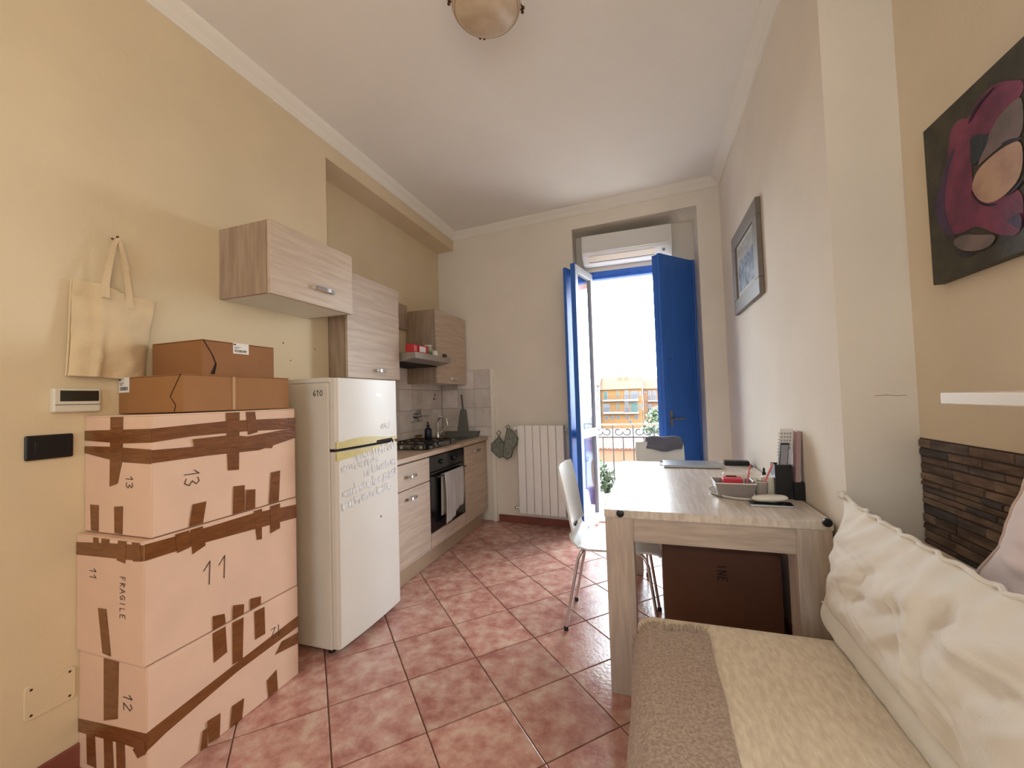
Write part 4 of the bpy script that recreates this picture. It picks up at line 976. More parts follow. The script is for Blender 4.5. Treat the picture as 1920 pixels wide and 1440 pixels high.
# ------------------------------------------------------------------ carton under the table
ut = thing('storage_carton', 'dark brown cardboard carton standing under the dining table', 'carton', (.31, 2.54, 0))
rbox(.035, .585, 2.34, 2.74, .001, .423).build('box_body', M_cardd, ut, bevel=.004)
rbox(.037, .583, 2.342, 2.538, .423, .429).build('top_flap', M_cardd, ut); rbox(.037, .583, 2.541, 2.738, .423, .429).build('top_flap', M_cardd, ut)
q = at(1345, 1057, Y=2.34); write('INE', (q.x, 2.34, q.z), (0, 0, -1), (1, 0, 0), .04, .006, (0, -1, 0), 1.15).build('printing', M_ink, ut, label='printed letters INE turned sideways')

# ------------------------------------------------------------------ things on the table
tz += .0003
lap = thing('laptop', 'closed silver laptop at the window end of the dining table', 'laptop', (.25, 2.96, tz))
rbox(.075, .425, 2.855, 3.07, tz+.003, tz+.011).build('laptop_base', M_silver, lap, bevel=.003)
rbox(.075, .425, 2.855, 3.07, tz+.0115, tz+.018).build('laptop_lid', M_silver, lap, bevel=.0025)
for x in (.1, .4):
    for y in (2.87, 3.05): MB().lathe([(.006, 0), (.006, .003)], (x, y, tz), 8).build('rubber_foot', M_black, lap)
chg = thing('laptop_charger', 'black charger brick with a looped cable beside the laptop', 'charger', (.50, 3.04, tz))
rbox(.455, .60, 2.99, 3.05, tz, tz+.03).build('brick', M_black, chg, bevel=.005)
MB().tube([(.60, 3.02, tz+.015), (.63, 3.03, tz+.012)] + [(.655+.03*math.cos(a), 3.045+.02*math.sin(a), tz+.012+.014*math.sin(a)) for a in [math.pi+2*math.pi*k/10 for k in range(9)]], .003, 6).build('power_cable', M_black, chg, smooth=True) if False else \
MB().tube([(.598, 3.02, tz+.016), (.606, 3.03, tz+.008), (.608, 2.96, tz+.004), (.598, 2.93, tz+.004), (.59, 2.96, tz+.004), (.598, 3.0, tz+.012)], .003, 6).build('power_cable', M_black, chg, smooth=True)
MB().tube([(.455, 3.02, tz+.016), (.42, 3.085, tz+.006), (.30, 3.088, tz+.006), (.15, 3.09, tz+.006), (.06, 3.06, tz+.005), (.055, 2.93, tz+.004), (.074, 2.90, tz+.008)], .0025, 6).build('output_cable', M_black, chg, smooth=True)
ty = thing('round_tray', 'round clear glass tray holding odds and ends on the table', 'tray', (.405, 2.185, tz))
MB().lathe([(.13, 0), (.142, .002), (.15, .010), (.146, .011), (.138, .005), (.001, .004)], seg=40).build('tray_plate', mat('tray_glass', (206, 206, 200), .12, coat=.3), ty, smooth='all', local=True)
MB().tube([(.149*math.cos(a), .149*math.sin(a), .0115) for a in [2*math.pi*k/40 for k in range(40)]], .002, 6, closed=True).build('tray_rim', M_gwhite, ty, smooth=True, local=True)
bk = thing('plastic_basket', 'smoky white-rimmed rectangular basket on the round tray', 'basket', (.355, 2.135, tz+.0062))
m = MB(); a0_, a1_, b0_, b1_, hB = -.07, .07, -.055, .06, .062
def wallq(p0, p1, q0, q1): return m.hexa([(p0[0], p0[1], 0), (p1[0], p1[1], 0), (p1[0]*.95, p1[1]*.95, .001), (p0[0]*.95, p0[1]*.95, .001), (q0[0], q0[1], hB), (q1[0], q1[1], hB), (q1[0]*.96, q1[1]*.96, hB), (q0[0]*.96, q0[1]*.96, hB)])
lo_ = [(a0_, b0_), (a1_, b0_), (a1_, b1_), (a0_, b1_)]; hi_ = [(x*1.18, y*1.18) for x, y in lo_]
for k in range(4): wallq(lo_[k], lo_[(k+1) % 4], hi_[k], hi_[(k+1) % 4])
m.box(a0_*.97, a1_*.97, b0_*.97, b1_*.97, 0, .002); m.build('basket_body', M_basket, bk, local=True)
MB().tube([(x, y, hB) for x, y in hi_], .003, 6, closed=True).build('basket_rim', M_gwhite, bk, smooth=True, local=True)
bx0 = Vector((.355, 2.135, tz+.0085))
pk = thing('pink_box', 'small crimson box lying in the basket', 'box', bx0+Vector((.0, -.005, 0)))
MB().box(-.045, .035, -.03, .02, 0, .07).build('box_body', mat('crimson', (214, 52, 76), .4), pk, bevel=.003, local=True); MB().box(-.046, .036, -.031, .021, .07, .076).build('box_lid', mat('crimson_lid', (222, 66, 90), .4), pk, bevel=.002, local=True)
nbx = thing('white_case', 'white rounded case with dark print behind the crimson box', 'case', bx0+Vector((.0, .042, 0)))
MB().box(-.035, .055, -.017, .013, 0, .09).build('case_body', M_gwhite, nbx, bevel=.006, local=True); MB().box(-.025, .02, -.0176, -.0171, .072, .08).build('printed_mark', M_ink, nbx, local=True)
def stick(name, label, a, b, m, cat='pen', r=.004, tip=M_gwhite):
    q = thing(name, label, cat, a); MB().tube([a, b], r, 8).build('barrel', m, q, smooth=True)
    d_ = (Vector(b)-Vector(a)).normalized(); MB().tube([b, Vector(b)+d_*.012], [r*1.15, r*.6], 8).build('cap', tip, q, smooth=True); return q
stick('pink_pen', 'pink pen standing in the basket beside the crimson box', bx0+Vector((.042, -.02, 0)), bx0+Vector((.07, -.015, .125)), M_pinkp, tip=M_pinkp)
cupc = Vector((.462, 2.105, tz+.0062))
cu = thing('clear_cup', 'clear glass holding pens on the tray beside the basket', 'cup', cupc)
MB().lathe([(.024, 0), (.03, .07), (.028, .07), (.0225, .003), (.001, .003)], seg=24).build('cup_body', mat('cup_glass', (214, 208, 202), .1, transmission=.6), cu, smooth=True, local=True)
MB().tube([(.0295*math.cos(a), .0295*math.sin(a), .07) for a in [2*math.pi*k/24 for k in range(24)]], .0015, 5, closed=True).build('cup_rim', M_gwhite, cu, smooth=True, local=True)
stick('pink_marker', 'long pink marker leaning out of the clear cup', cupc+Vector((-.012, -.005, .005)), cupc+Vector((.05, .01, .14)), M_pinkp, tip=mat('salmon', (224, 132, 120), .4))
stick('white_pen', 'short white pen leaning towards the basket in the clear cup', cupc+Vector((.008, .004, .005)), cupc+Vector((-.035, .012, .105)), M_gwhite)
cn = thing('candle_jar', 'cream candle in a frosted jar beside the black organizer', 'candle', (.512, 2.17, tz+.0115))
MB().lathe([(.034, 0), (.036, .004), (.036, .072), (.033, .074)], seg=24).build('jar_body', M_cream, cn, smooth=True, local=True)
MB().lathe([(.031, .0741), (.03, .0765), (.001, .0765)], seg=24).build('wax', M_gwhite, cn, smooth=True, local=True)
db = thing('dropper_bottle', 'small black-capped dropper bottle behind the candle', 'bottle', (.53, 2.34, tz))
MB().lathe([(.013, 0), (.014, .003), (.014, .045), (.007, .054)], seg=16).build('bottle_body', M_black, db, smooth=True, local=True); MB().lathe([(.0085, .054), (.0085, .076), (.005, .078), (.005, .095), (.002, .099)], seg=14).build('dropper_cap', M_black, db, smooth=True, local=True)
tbx = thing('clear_plastic_tube', 'frosted plastic tube lying behind the tray', 'tube', (.45, 2.40, tz))
MB().lathe([(.016, -.07), (.018, -.065), (.018, .06), (.012, .07)], (0, 0, .018), 16, 'X').build('tube_body', mat('frosted', (206, 204, 202), .3), tbx, smooth=True, local=True); MB().lathe([(.0185, .045), (.0185, .062)], (0, 0, .018), 16, 'X').build('tube_cap', M_silver, tbx, smooth=True, local=True)
og = thing('desk_organizer', 'black stepped desk organizer standing against the right wall', 'organizer', (.57, 2.15, tz))
def tray_box(x0, x1, y0, y1, h): return MB().box(x0, x1, y0, y1, tz, tz+.003).box(x0, x1, y0, y0+.003, tz+.003, tz+h).box(x0, x1, y1-.003, y1, tz+.003, tz+h).box(x0, x0+.003, y0+.003, y1-.003, tz+.003, tz+h).box(x1-.003, x1, y0+.003, y1-.003, tz+.003, tz+h)
tray_box(.521, .588, 2.112, 2.182, .150).build('tall_compartment', M_black, og); tray_box(.5885, .627, 2.095, 2.182, .078).build('low_compartment', M_black, og)
def lean(x0, x1, y0, y1, z0, z1, k):
    P_ = lambda x, y, z: Vector((x+k*z, y, tz+.0035+z))
    return MB().hexa([P_(x0, y0, z0), P_(x1, y0, z0), P_(x1, y1, z0), P_(x0, y1, z0), P_(x0, y0, z1), P_(x1, y0, z1), P_(x1, y1, z1), P_(x0, y1, z1)])
rc = thing('calculator', 'grey pocket calculator propped up in the organizer', 'calculator', (.545, 2.125, tz+.0035))
lean(.526, .560, 2.118, 2.128, 0, .243, .10).build('calculator_body', M_black, rc, bevel=.002); lean(.529, .557, 2.1172, 2.1178, .09, .235, .10).build('keypad', mat('keypad_grey', (150, 152, 160), .3), rc)
bkk = thing('spiral_pad', 'small white spiral calendar pad standing up in the organizer', 'notepad', (.56, 2.15, tz+.0035))
lean(.526, .580, 2.140, 2.148, 0, .305, .10).build('page_block', M_paper, bkk)
m = MB()
for r_ in range(5):
    for k in range(4):
        p = lambda x, z: Vector((x+.10*z, 2.1394, tz+.0035+z)); x_ = .532+.011*k; z_ = .215+.016*r_; m.add([p(x_, z_), p(x_+.007, z_), p(x_+.007, z_+.009), p(x_, z_+.009)], [(0, 1, 2, 3)])
m.build('calendar_grid', mat('grid_ink', (170, 166, 168), .8), bkk)
m = MB()
for k in range(8):
    z_ = .19+.014*k; x_ = .526+.10*z_; m.tube([(x_+.003, 2.138, tz+z_), (x_-.004, 2.144, tz+z_), (x_+.003, 2.150, tz+z_)], .0013, 5)
m.build('spiral_binding', M_steel, bkk, smooth=True)
bo = thing('leaning_book', 'slim mauve hardback book leaning on the wall behind the organizer', 'book', (.605, 2.14, tz+.0035))
lean(.5935, .6085, 2.101, 2.176, 0, .292, .055).build('page_block', M_paper, bo)
lean(.592, .5934, 2.1, 2.177, 0, .296, .055).build('cover', mat('mauve_cover', (176, 146, 146), .6), bo); lean(.6086, .610, 2.1, 2.177, 0, .296, .055).build('cover', MATS['mauve_cover'], bo)
lean(.592, .610, 2.0985, 2.0998, 0, .296, .055).build('spine', MATS['mauve_cover'], bo)
pb = thing('smartphone', 'black smartphone with a pale metal edge lying near the table corner', 'phone', (.47, 1.985, tz))
MB().poly([(x, y, 0) for x, y in ((-.082, -.034), (.07, -.036), (.078, -.03), (.082, .03), (.074, .036), (-.078, .038), (-.084, .03), (-.086, -.028))], (0, 0, .0085)).build('phone_body', M_silver, pb, local=True, bevel=.002)
MB().poly([(x*.95, y*.92, .0086) for x, y in ((-.082, -.034), (.07, -.036), (.078, -.03), (.082, .03), (.074, .036), (-.078, .038), (-.084, .03), (-.086, -.028))], (0, 0, .0008)).build('screen', M_glassblack, pb, local=True)
rm = thing('white_handheld_device', 'glossy white rounded handheld device resting on the smartphone', 'device', (.465, 2.0, tz+.0096))
def rmf(u, v):
    a = 2*math.pi*u; k = math.sin(math.pi*v)**.45
    return (.068*math.copysign(abs(math.cos(a))**.7, math.cos(a))*k+.004, .027*math.copysign(abs(math.sin(a))**.8, math.sin(a))*k, .013-.013*math.cos(math.pi*v)+.004*math.cos(a)*k+.004)
MB().grid(rmf, 28, 12).build('shell', M_gwhite, rm, smooth='all', local=True)
MB().lathe([(.015, .0285), (.014, .031), (.006, .031)], (.03, 0, .0), 18).build('button_ring', M_silver, rm, smooth=True, local=True)
tz -= .0003

# ================================================================== SOFA
sf = thing('sofa', 'beige textured fabric sofa along the right wall in front of the table', 'sofa', (.38, .75, 0))
S0, S1, SY0, SY1, SZ = -.075, .70, -.35, 1.625, .45
rbox(S0+.03, XS-.02, SY0+.02, SY1-.03, .06, .27).build('sofa_base', M_sofa, sf, bevel=.02)
def rounded_block(x0, x1, y0, y1, z0, z1, rad, crown, name, m_):
    nx, ny = 26, 44
    mb = MB()
    def fn(u, v):
        # superellipse shell seen from above: top surface that rolls over at the edges
        a, b = u*2-1, v*2-1
        X = (x0+x1)/2+a*(x1-x0)/2; Y = (y0+y1)/2+b*(y1-y0)/2
        dx = min(X-x0, x1-X); dy = min(Y-y0, y1-Y)
        def drop(d): return 0 if d >= rad else rad-math.sqrt(max(rad*rad-(rad-d)**2, 0))
        z = z1+crown*(1-a*a)*(1-b**4) - max(drop(dx), drop(dy), math.hypot(max(rad-dx, 0), max(rad-dy, 0))*0)
        return (X, Y, z)
    def warp(t): # more points near the borders
        return .5-.5*math.cos(math.pi*t)
    top = [fn(warp(i/nx), warp(j/ny)) for i in range(nx+1) for j in range(ny+1)]
    w_ = ny+1; fs = [(i*w_+j, (i+1)*w_+j, (i+1)*w_+j+1, i*w_+j+1) for i in range(nx) for j in range(ny)]
    n = len(top); rim = [i*w_ for i in range(nx+1)] + [nx*w_+j for j in range(1, ny+1)] + [i*w_+ny for i in range(nx-1, -1, -1)] + [j for j in range(ny-1, 0, -1)]
    low = [(top[k][0], top[k][1], z0) for k in rim]; L = len(rim)
    fs += [(rim[(k+1) % L], rim[k], n+k, n+(k+1) % L) for k in range(L)] + [tuple(range(n, n+L))]
    return mb.add(top+low, fs).build(name, m_, sf, smooth=True)
rounded_block(S0, XS-.03, SY0, SY1, .27, SZ, .075, .008, 'seat_cushion', M_sofa)
rounded_block(.655, XS-.022, SY0, SY1+.02, .30, .775, .06, .006, 'backrest', M_sofa)
for x in (0.02, .7):
    for y in (SY0+.1, SY1-.12): MB().lathe([(.018, 0), (.022, .06)], (x, y, 0), 12).build('leg', M_black, sf, smooth=True)
# throw along the front edge of the seat
tr = thing('fringed_throw', 'grey-brown woven throw with a fringe laid along the sofa front edge', 'throw', (.04, .6, .2))
def trp(s):  # profile over the edge: s from the floor side to the seat
    rad = .083; x0_ = S0-.008; zt_ = SZ+.008
    if s < .16: return (x0_, zt_-rad-(.16-s))
    s -= .16; arc = rad*math.pi/2
    if s < arc: a = s/rad; return (x0_+rad-rad*math.cos(a), zt_-rad+rad*math.sin(a))
    return (x0_+rad+(s-arc), zt_+.004*min(1, (s-arc)/.1))
SL = .16+.083*math.pi/2+.155
def trf(u, v):
    x, z = trp(SL*u); y = -.3+1.80*v + (.012*math.sin(6*u) if v > .9 else 0)
    return (x+.0015*math.sin(40*v), y, z+.002*noise.noise(Vector((u*9, v*30, 0))) - (.004 if u < .99 else .006) + .003)
MB().grid(trf, 40, 60).build('woven_cloth', M_throw, tr, smooth='all')
m = MB(); rnd = random.Random(3)
for k in range(170):
    s = .02+(SL-.02)*rnd.random(); x, z = trp(s); y = 1.498+.012*math.sin(6*s/SL); l = rnd.uniform(.018, .04); dx = rnd.uniform(-.012, .012)
    m.tube([(x, y-.006, z+.001), (x+dx*.5, y+l*.5, z+.004), (x+dx, y+l, z+.002-(0.0))], [.0022, .0018, .0008], 4)
m.build('fringe', M_throw, tr, kind='stuff')
# big linen cushion leaning on the backrest
cu_ = thing('back_cushion', 'large wrinkled beige linen cushion with piping leaning on the sofa back', 'cushion', (.6, 1.15, .455))
CY0, CY1 = .62, 1.625
def lerp(a, b, t): return a+(b-a)*t
def cuf(u, v):
    """front face: u 0 (near) .. 1 (far), v 0 bottom .. 1 top"""
    y = lerp(CY0, CY1, u); x = lerp(.520, .600, v); z = lerp(.545, .880, v)
    eu, ev = abs(2*u-1), abs(2*v-1)
    b = (1-eu**6)*(1-ev**3)
    x -= .062*b
    wr = .006*math.sin(74*u+7*v+4*noise.noise(Vector((u*5, v*3, 0))))*math.exp(-((1-v)/.13))*(1-eu**8)
    wr += .016*noise.noise(Vector((u*9+v*5, v*3-u*3, 2)))*(.25+b) + .004*noise.noise(Vector((u*30+v*12, v*6, 7)))*(.3+b)
    wr += .018*math.exp(-((u-.42-.10*v)/.03)**2)*b
    t_ = u*7.0-v*2.6+1.4*noise.noise(Vector((u*4, v*4, 9))); wr += .010*max(0, noise.noise(Vector((t_*2.2, v*1.1, 4))))*(.3+b) - .006*abs(noise.noise(Vector((t_*3.1, v*1.4, 6))))*(.3+b)
    x -= wr; z += .012*(u**10)*(v**4) - .010*(1-eu**4)*(v**3) + .0015*math.sin(60*u)*v*v
    if u > .9: y += .018*((u-.9)/.1)*(v**6) - .02*(1-ev**2)*((u-.9)/.1)
    return Vector((x, y, z))
def bandf(u, v):
    p = cuf(u, 0); q = Vector((p.x-.006+.01, p.y-.0, .458)); r = p*v+q*(1-v); r.x -= .012*math.sin(math.pi*v); return r
def backf(u, v):
    y = lerp(CY0, CY1, u); eu, ev = abs(2*u-1), abs(2*v-1); t = cuf(u, 1)
    x = lerp(.575, t.x+.004, v)+.055*(1-eu**6)*(1-ev**2)*.9; z = lerp(.462, t.z, v)
    return Vector((x, lerp(y, t.y, v), z))
mb = MB(); mb.grid(cuf, 96, 44); mb.build('front_cover', M_cush, cu_, smooth='all')
MB().grid(bandf, 60, 6).build('bottom_band', M_cush, cu_, smooth='all')
MB().grid(backf, 40, 14).build('rear_cover', M_cush, cu_, smooth='all')
mb = MB(); mb.grid(lambda u, v: cuf(1, v)*(1-u)+backf(1, v)*u + Vector((0, .012*math.sin(math.pi*u)*math.sin(math.pi*v), 0)), 6, 20)
mb.grid(lambda u, v: bandf(u*0+1, v)*(1-u)+backf(1, 0)*u, 4, 4); mb.build('side_cover', M_cush, cu_, smooth='all')
mb = MB(); mb.grid(lambda u, v: cuf(0, v)*(1-u)+backf(0, v)*u, 6, 20).build('side_cover', M_cush, cu_, smooth='all')
MB().tube([cuf(k/90, 1)+Vector((-.001, 0, .003+.0025*math.sin(k*1.3))) for k in range(91)], .0055, 6).build('top_piping', M_cush, cu_, smooth=True)
MB().tube([cuf(k/60, 0)+Vector((-.003, 0, 0)) for k in range(61)], .0028, 6).build('bottom_piping', M_cush, cu_, smooth=True)
e1 = cuf(1, 1); MB().lathe([(.001, 0), (.012, -.004), (.016, -.02), (.006, -.03)], e1+Vector((-.002, .006, .018)), 8).build('corner_tip', M_cush, cu_, smooth=True)
# rosy cushion on top of it
pc = thing('rosy_pillow', 'dusty pink linen pillow standing against the stone cladding', 'pillow', (.74, .9, .785))
def pcf(sd):
    def fn(u, v):
        y = lerp(.62, 1.165, u); z = lerp(.785, 1.125, v); x = lerp(.69, .755, v)
        eu, ev = abs(2*u-1), abs(2*v-1)
        b = (1-eu**3.2)*(1-ev**3.2)
        y += .10*u*max(0, .32-v)*2.6*(u**3) + .02*math.sin(5*v)*u; z -= .012*(1-eu**2)*(v > .5)*(2*v-1)
        x += sd*.058*b + (sd < 0)*(-.010*noise.noise(Vector((u*9, v*11, 5)))*(.4+b) - .012*math.sin(16*v+9*u)*math.exp(-v/.28)*(1-eu**6))
        return Vector((min(x, XS-.022), y, z))
    return fn
mb = MB(); mb.grid(pcf(-1), 40, 34); mb.grid(pcf(1), 40, 34); mb.build('pillow_cover', M_pink, pc, smooth='all')
m_ = pcf(-1); MB().tube([m_(1, k/30) for k in range(31)], .004, 6).build('seam_piping', M_pink, pc, smooth=True)

# ================================================================== OUTSIDE
bal = struct(rbox(-2.2, 1.6, 4.32, 5.2, -.18, -.02).build('floor_balcony', M_conc))
struct(rbox(-2.2, 1.6, 4.32, 5.35, 2.72, 2.9).build('ceiling_balcony', M_slab))
RY = 5.05
rl = thing('balcony_railing', 'wrought-iron balcony railing with scrolls under the top rail', 'railing', (-.3, RY, 0))
rbox(-2.1, 1.5, RY-.018, RY+.018, .885, .905).build('top_rail', mat('rail_lit', (120, 106, 92), .5), rl, bevel=.003)  # light falling on the top rail is put into its paler colour
rbox(-2.1, 1.5, RY-.01, RY+.01, .74, .755).build('middle_rail', M_iron, rl); rbox(-2.1, 1.5, RY-.01, RY+.01, .06, .075).build('bottom_rail', M_iron, rl)
x = -2.08; k = 0
while x < 1.5:
    MB().tube([(x, RY, .07), (x, RY, .89 if k % 2 == 0 else .745)], .0075, 6).build('bar', M_iron, rl, smooth=True)
    if k % 2 == 0:
        for sg in (1, -1):
            cx = x+.118+sg*.052; m = MB()
            P_ = []
            for j in range(15): a = math.pi*1.0+sg*0+j/14*math.pi*1.75; rr = .054-.034*j/14; P_.append((cx-sg*rr*math.cos(a)*-1*1.0, RY, .815+rr*math.sin(a)))
            m.tube(P_, .0072, 6).build('scroll', M_iron, rl, smooth=True)
    x += .118; k += 1
for xx in (-2.09, 1.49): rbox(xx-.015, xx+.015, RY-.015, RY+.015, -.02, .89).build('post', M_iron, rl)
def leafy(m, c, rx, ry, rz, n, size, rnd):
    for _ in range(n):
        while True:
            p = Vector((rnd.uniform(-1, 1), rnd.uniform(-1, 1), rnd.uniform(-1, 1)))
            if .25 < p.length < 1: break
        p = Vector((c[0]+p.x*rx, c[1]+p.y*ry, c[2]+p.z*rz)); s = size*rnd.uniform(.6, 1.3)
        u = Vector((rnd.uniform(-1, 1), rnd.uniform(-1, 1), rnd.uniform(-.5, 1))).normalized(); v = u.orthogonal().normalized()
        m.add([p, p+u*s*.5+v*s*.28, p+u*s, p+u*s*.5-v*s*.28], [(0, 1, 2, 3)])
def pot_plant(label, loc, r, h, crown, n, size, potm=M_terra, seed=1):
    t = thing('potted_plant', label, 'plant', loc)
    MB().lathe([(r*.7, 0), (r, h*.85), (r*1.08, h*.85), (r*1.08, h), (r*.95, h), (r*.9, h*.9), (.001, h*.9)], seg=20).build('pot', potm, t, smooth=True, local=True)
    m = MB(); leafy(m, (0, 0, h+crown[2]*.8), *crown, n, size, random.Random(seed)); m.build('foliage', M_leaf, t, local=True)
    m = MB(); rn = random.Random(seed)
    for _ in range(6): m.tube([(0, 0, h*.8), (rn.uniform(-.5, .5)*crown[0], rn.uniform(-.5, .5)*crown[1], h+crown[2]*1.2)], .004, 5)
    m.build('stems', M_leaf, t, local=True); return t
q = at(1135, 925, Y=4.9)
pot_plant('leafy green plant in a low grey planter against the balcony railing', (q.x, 4.92, -.02), .09, .14, (.13, .09, .16), 220, .06, M_greyb, 4)
pot_plant('terracotta pot with a bushy plant behind the blue shutter on the balcony', (.31, 4.90, -.02), .09, .26, (.13, .1, .24), 320, .06, M_terra, 5)
yw = thing('yellow_wheel_ornament', 'round yellow spoked ornament standing on a terracotta base on the balcony', 'ornament', (-.03, 4.78, -.02))
cq = Vector((-.03, 4.78, .34)); ey = Vector((.72, .69, 0))
MB().lathe([(.06, -.02), (.085, .14), (.09, .14), (.09, .165), (.02, .17)], (-.03, 4.78, 0), 20).build('base_pot', M_terra, yw, smooth=True)
MB().tube([cq+ey*.13*math.cos(a)+Vector((0, 0, .16*math.sin(a))) for a in [2*math.pi*k/28 for k in range(28)]], .014, 8, closed=True).build('rim', mat('ochre_yellow', (150, 116, 48), .6), yw, smooth=True)
m = MB()
for k in range(6):
    a = math.pi*k/6; v = ey*.125*math.cos(a)+Vector((0, 0, .155*math.sin(a))); m.tube([cq-v, cq+v], .007, 6)
m.build('spokes', MATS['ochre_yellow'], yw, smooth=True)
# courtyard, low roof, houses
struct(rbox(-90, 90, 4.6, 220, -7.4, -7.0).build('ground', M_court))
lr = thing('low_roof_building', 'long low building with a ribbed terracotta roof across the courtyard', 'building', (-6, 58, -7))
ya = 52; za0 = at(1170, 841, Y=ya).z; za1 = at(1170, 819, Y=60).z
rbox(-40, 34, ya+.3, 60, -7, za0-.1).build('wall', M_pea, lr)
MB().hexa([(-41, ya, za0-.12), (35, ya, za0-.12), (35, 60.5, za1-.12), (-41, 60.5, za1-.12), (-41, ya, za0), (35, ya, za0), (35, 60.5, za1), (-41, 60.5, za1)]).build('roof', M_brickroof, lr)
m = MB()
for k in range(150): xx = -41+k*.5; m.hexa([(xx, ya-.02, za0), (xx+.18, ya-.02, za0), (xx+.18, 60.5, za1), (xx, 60.5, za1), (xx, ya-.02, za0+.09), (xx+.18, ya-.02, za0+.09), (xx+.18, 60.5, za1+.09), (xx, 60.5, za1+.09)])
m.build('roof_ribs', M_roof, lr, kind='stuff')
ZB = lambda a, b: (1090+a*.104167, 680+b*.104167)
def house(name, label, x0, x1, Yf, depth, z0, ze, zr, wm, wins, slabs=(), roofm=M_roof, chim=()):
    h = thing(name, label, 'building', ((x0+x1)/2, Yf+depth/2, z0))
    rbox(x0, x1, Yf, Yf+depth, z0, ze).build('wall', wm, h)
    MB().hexa([(x0, Yf-.6, ze), (x1, Yf-.6, ze), (x1, Yf+depth+.6, ze), (x0, Yf+depth+.6, ze), (x0, Yf+depth*.45, zr), (x1, Yf+depth*.45, zr), (x1, Yf+depth*.55, zr), (x0, Yf+depth*.55, zr)]).build('roof', roofm, h)
    for a0_, b0_, a1_, b1_, m_ in wins:
        p, q_ = at(*ZB(a0_, b0_), Y=Yf), at(*ZB(a1_, b1_), Y=Yf)
        fo = rbox(p.x-.08, q_.x+.08, Yf-.10, Yf, q_.z-.08, p.z+.08).build('window', M_whr, h)
        rbox(p.x, q_.x, Yf-.13, Yf-.09, q_.z, p.z).build('pane', m_, fo)
    for a0_, b0_, a1_, b1_ in slabs:
        p, q_ = at(*ZB(a0_, b0_), Y=Yf-1.0), at(*ZB(a1_, b1_), Y=Yf-1.0)
        s_ = rbox(p.x, q_.x, Yf-1.2, Yf-.14, q_.z, p.z).build('balcony', M_whr, h)
        m = MB(); n = max(3, int((q_.x-p.x)/.5))
        for k in range(n+1): xx = p.x+(q_.x-p.x-.05)*k/n; m.box(xx, xx+.05, Yf-1.18, Yf-1.12, p.z, p.z+.95)
        m.box(p.x, q_.x, Yf-1.18, Yf-1.12, p.z+.95, p.z+1.0); m.build('balustrade', M_iron, s_)
    for cx, cz in chim:
        p = at(*ZB(cx, cz), Y=Yf+depth*.35); rbox(p.x-.35, p.x+.35, p.y-.4, p.y+.4, p.z-2.2, p.z).build('chimney', M_pea, h)
    return h
Yb = 105
hx = lambda a: at(*ZB(a, 700), Y=Yb).x; hzv = lambda b: at(*ZB(700, b), Y=Yb).z
house('apartment_house', 'ochre yellow apartment house with balconies and a clay-tiled roof', hx(356), hx(1095), Yb, 12, -7, hzv(478), hzv(268)+.4, M_yel,
      [(410, 525, 470, 665, M_gsh), (640, 512, 668, 605, M_gsh), (780, 505, 850, 655, M_pane), (890, 520, 1010, 645, M_pane), (1037, 528, 1073, 598, M_pane),
       (400, 748, 508, 885, M_pane), (640, 735, 674, 828, M_gsh), (785, 705, 855, 888, M_pane), (888, 722, 1018, 885, M_gsh), (1047, 752, 1080, 828, M_pane),
       (432, 962, 488, 1018, M_pane), (540, 962, 580, 1018, M_pane), (640, 962, 690, 1008, M_pane), (800, 962, 858, 1008, M_pane), (962, 952, 1020, 1008, M_pane), (870, 1032, 900, 1095, M_pane)],
      [(385, 670, 765, 690), (768, 660, 1032, 690), (395, 890, 765, 918), (772, 895, 1036, 918)], chim=((690, 255), (815, 255), (1065, 285)))
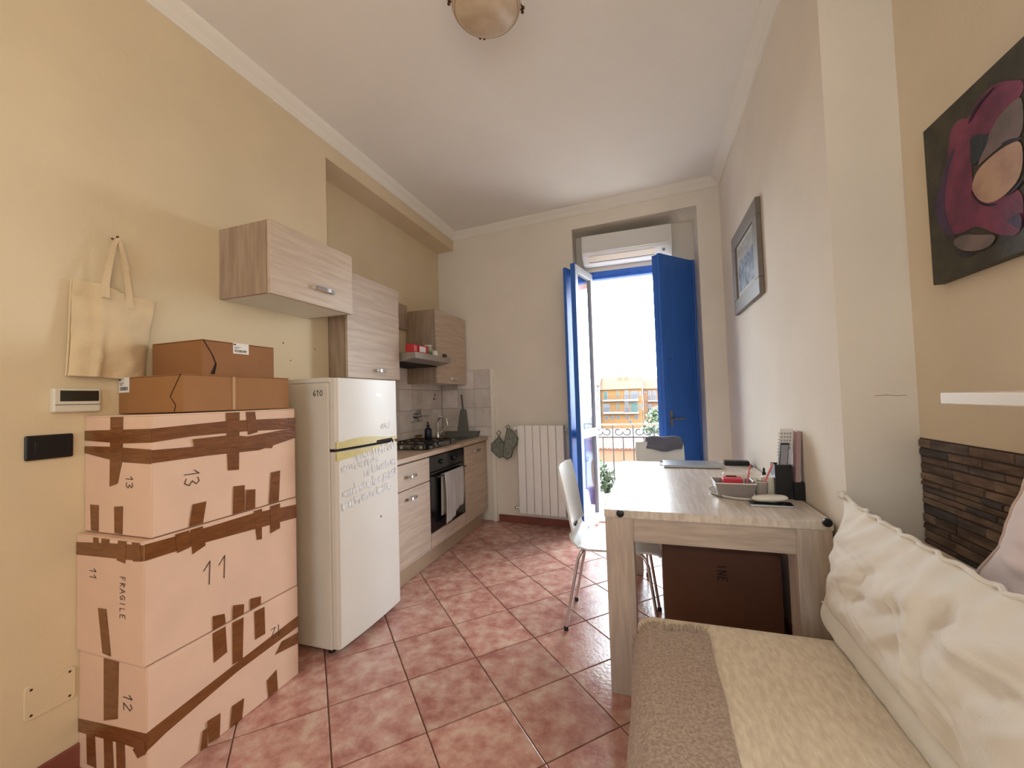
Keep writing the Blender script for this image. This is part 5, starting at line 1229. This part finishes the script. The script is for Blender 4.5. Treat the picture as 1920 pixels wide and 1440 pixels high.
house('apartment_house', 'peach apartment wing to the right of the ochre house', hx(1108), hx(1900), Yb+3, 11, -7, hzv(478)-.1, hzv(290), M_pea,
      [(1130, 518, 1156, 550, M_pane), (1207, 508, 1258, 662, M_pane), (1285, 512, 1338, 662, M_pane), (1210, 748, 1258, 880, M_pane), (1140, 735, 1160, 765, M_pane), (1420, 510, 1480, 660, M_pane), (1420, 740, 1480, 880, M_pane)], [(1195, 675, 1500, 695), (1200, 890, 1500, 912)])
house('narrow_house', 'narrow white rendered house left of the ochre house', hx(215), hx(348), Yb-1, 12, -7, hzv(400), hzv(245), M_whr,
      [(245, 480, 300, 515, M_pane), (250, 630, 296, 665, M_pane), (260, 782, 300, 832, M_pane), (256, 946, 300, 998, M_pane)])
house('pink_house', 'pink rendered house seen through the glass of the open door leaf', hx(-600), hx(205), Yb-4, 12, -7, hzv(330), hzv(215), M_pkr,
      [(20+80*k, z_, 60+80*k, z_+90, M_pane) for k in (-3, -2, -1, 0, 1) for z_ in (420, 620, 800)], [(-300, 540, 170, 560), (-300, 720, 170, 740)])
def tree(label, c, rx, rz, trunk, n, size, seed):
    t = thing('tree', label, 'tree', (c[0], c[1], -7))
    m = MB(); rn = random.Random(seed)
    for _ in range(9):
        o_ = Vector((rn.uniform(-.6, .6)*rx, rn.uniform(-.6, .6)*rx, rn.uniform(-.6, .6)*rz)); leafy(m, Vector(c)+o_, rx*.5, rx*.5, rz*.45, n//9, size, rn)
    m.build('crown', M_leaf, t)
    MB().tube([(c[0], c[1], -7), (c[0]+.2, c[1], (c[2]-7)/2), (c[0], c[1], c[2])], [trunk, trunk*.8, trunk*.4], 8).build('trunk', M_woodv, t, smooth=True); return t
q = at(1228, 790, Y=34); tree('leafy green tree in front of the peach house', (q.x+.6, 34, q.z), 1.7, 1.2, .16, 1300, .30, 11)
q = at(1096, 850, Y=30); tree('bushy tree seen through the lower door glass', (q.x-.5, 30, q.z-.2), 2.0, 1.5, .18, 1300, .34, 12)
q = at(1092, 775, Y=60); tree('yellow-green tree before the pink house', (q.x-1.0, 60, q.z-.6), 2.4, 2.2, .2, 1300, .5, 13)
q = at(1088, 690, Y=26); tree('tall slender tree beside the open door leaf', (q.x-1.1, 26, q.z+1.2), 1.0, 2.6, .12, 700, .26, 14)
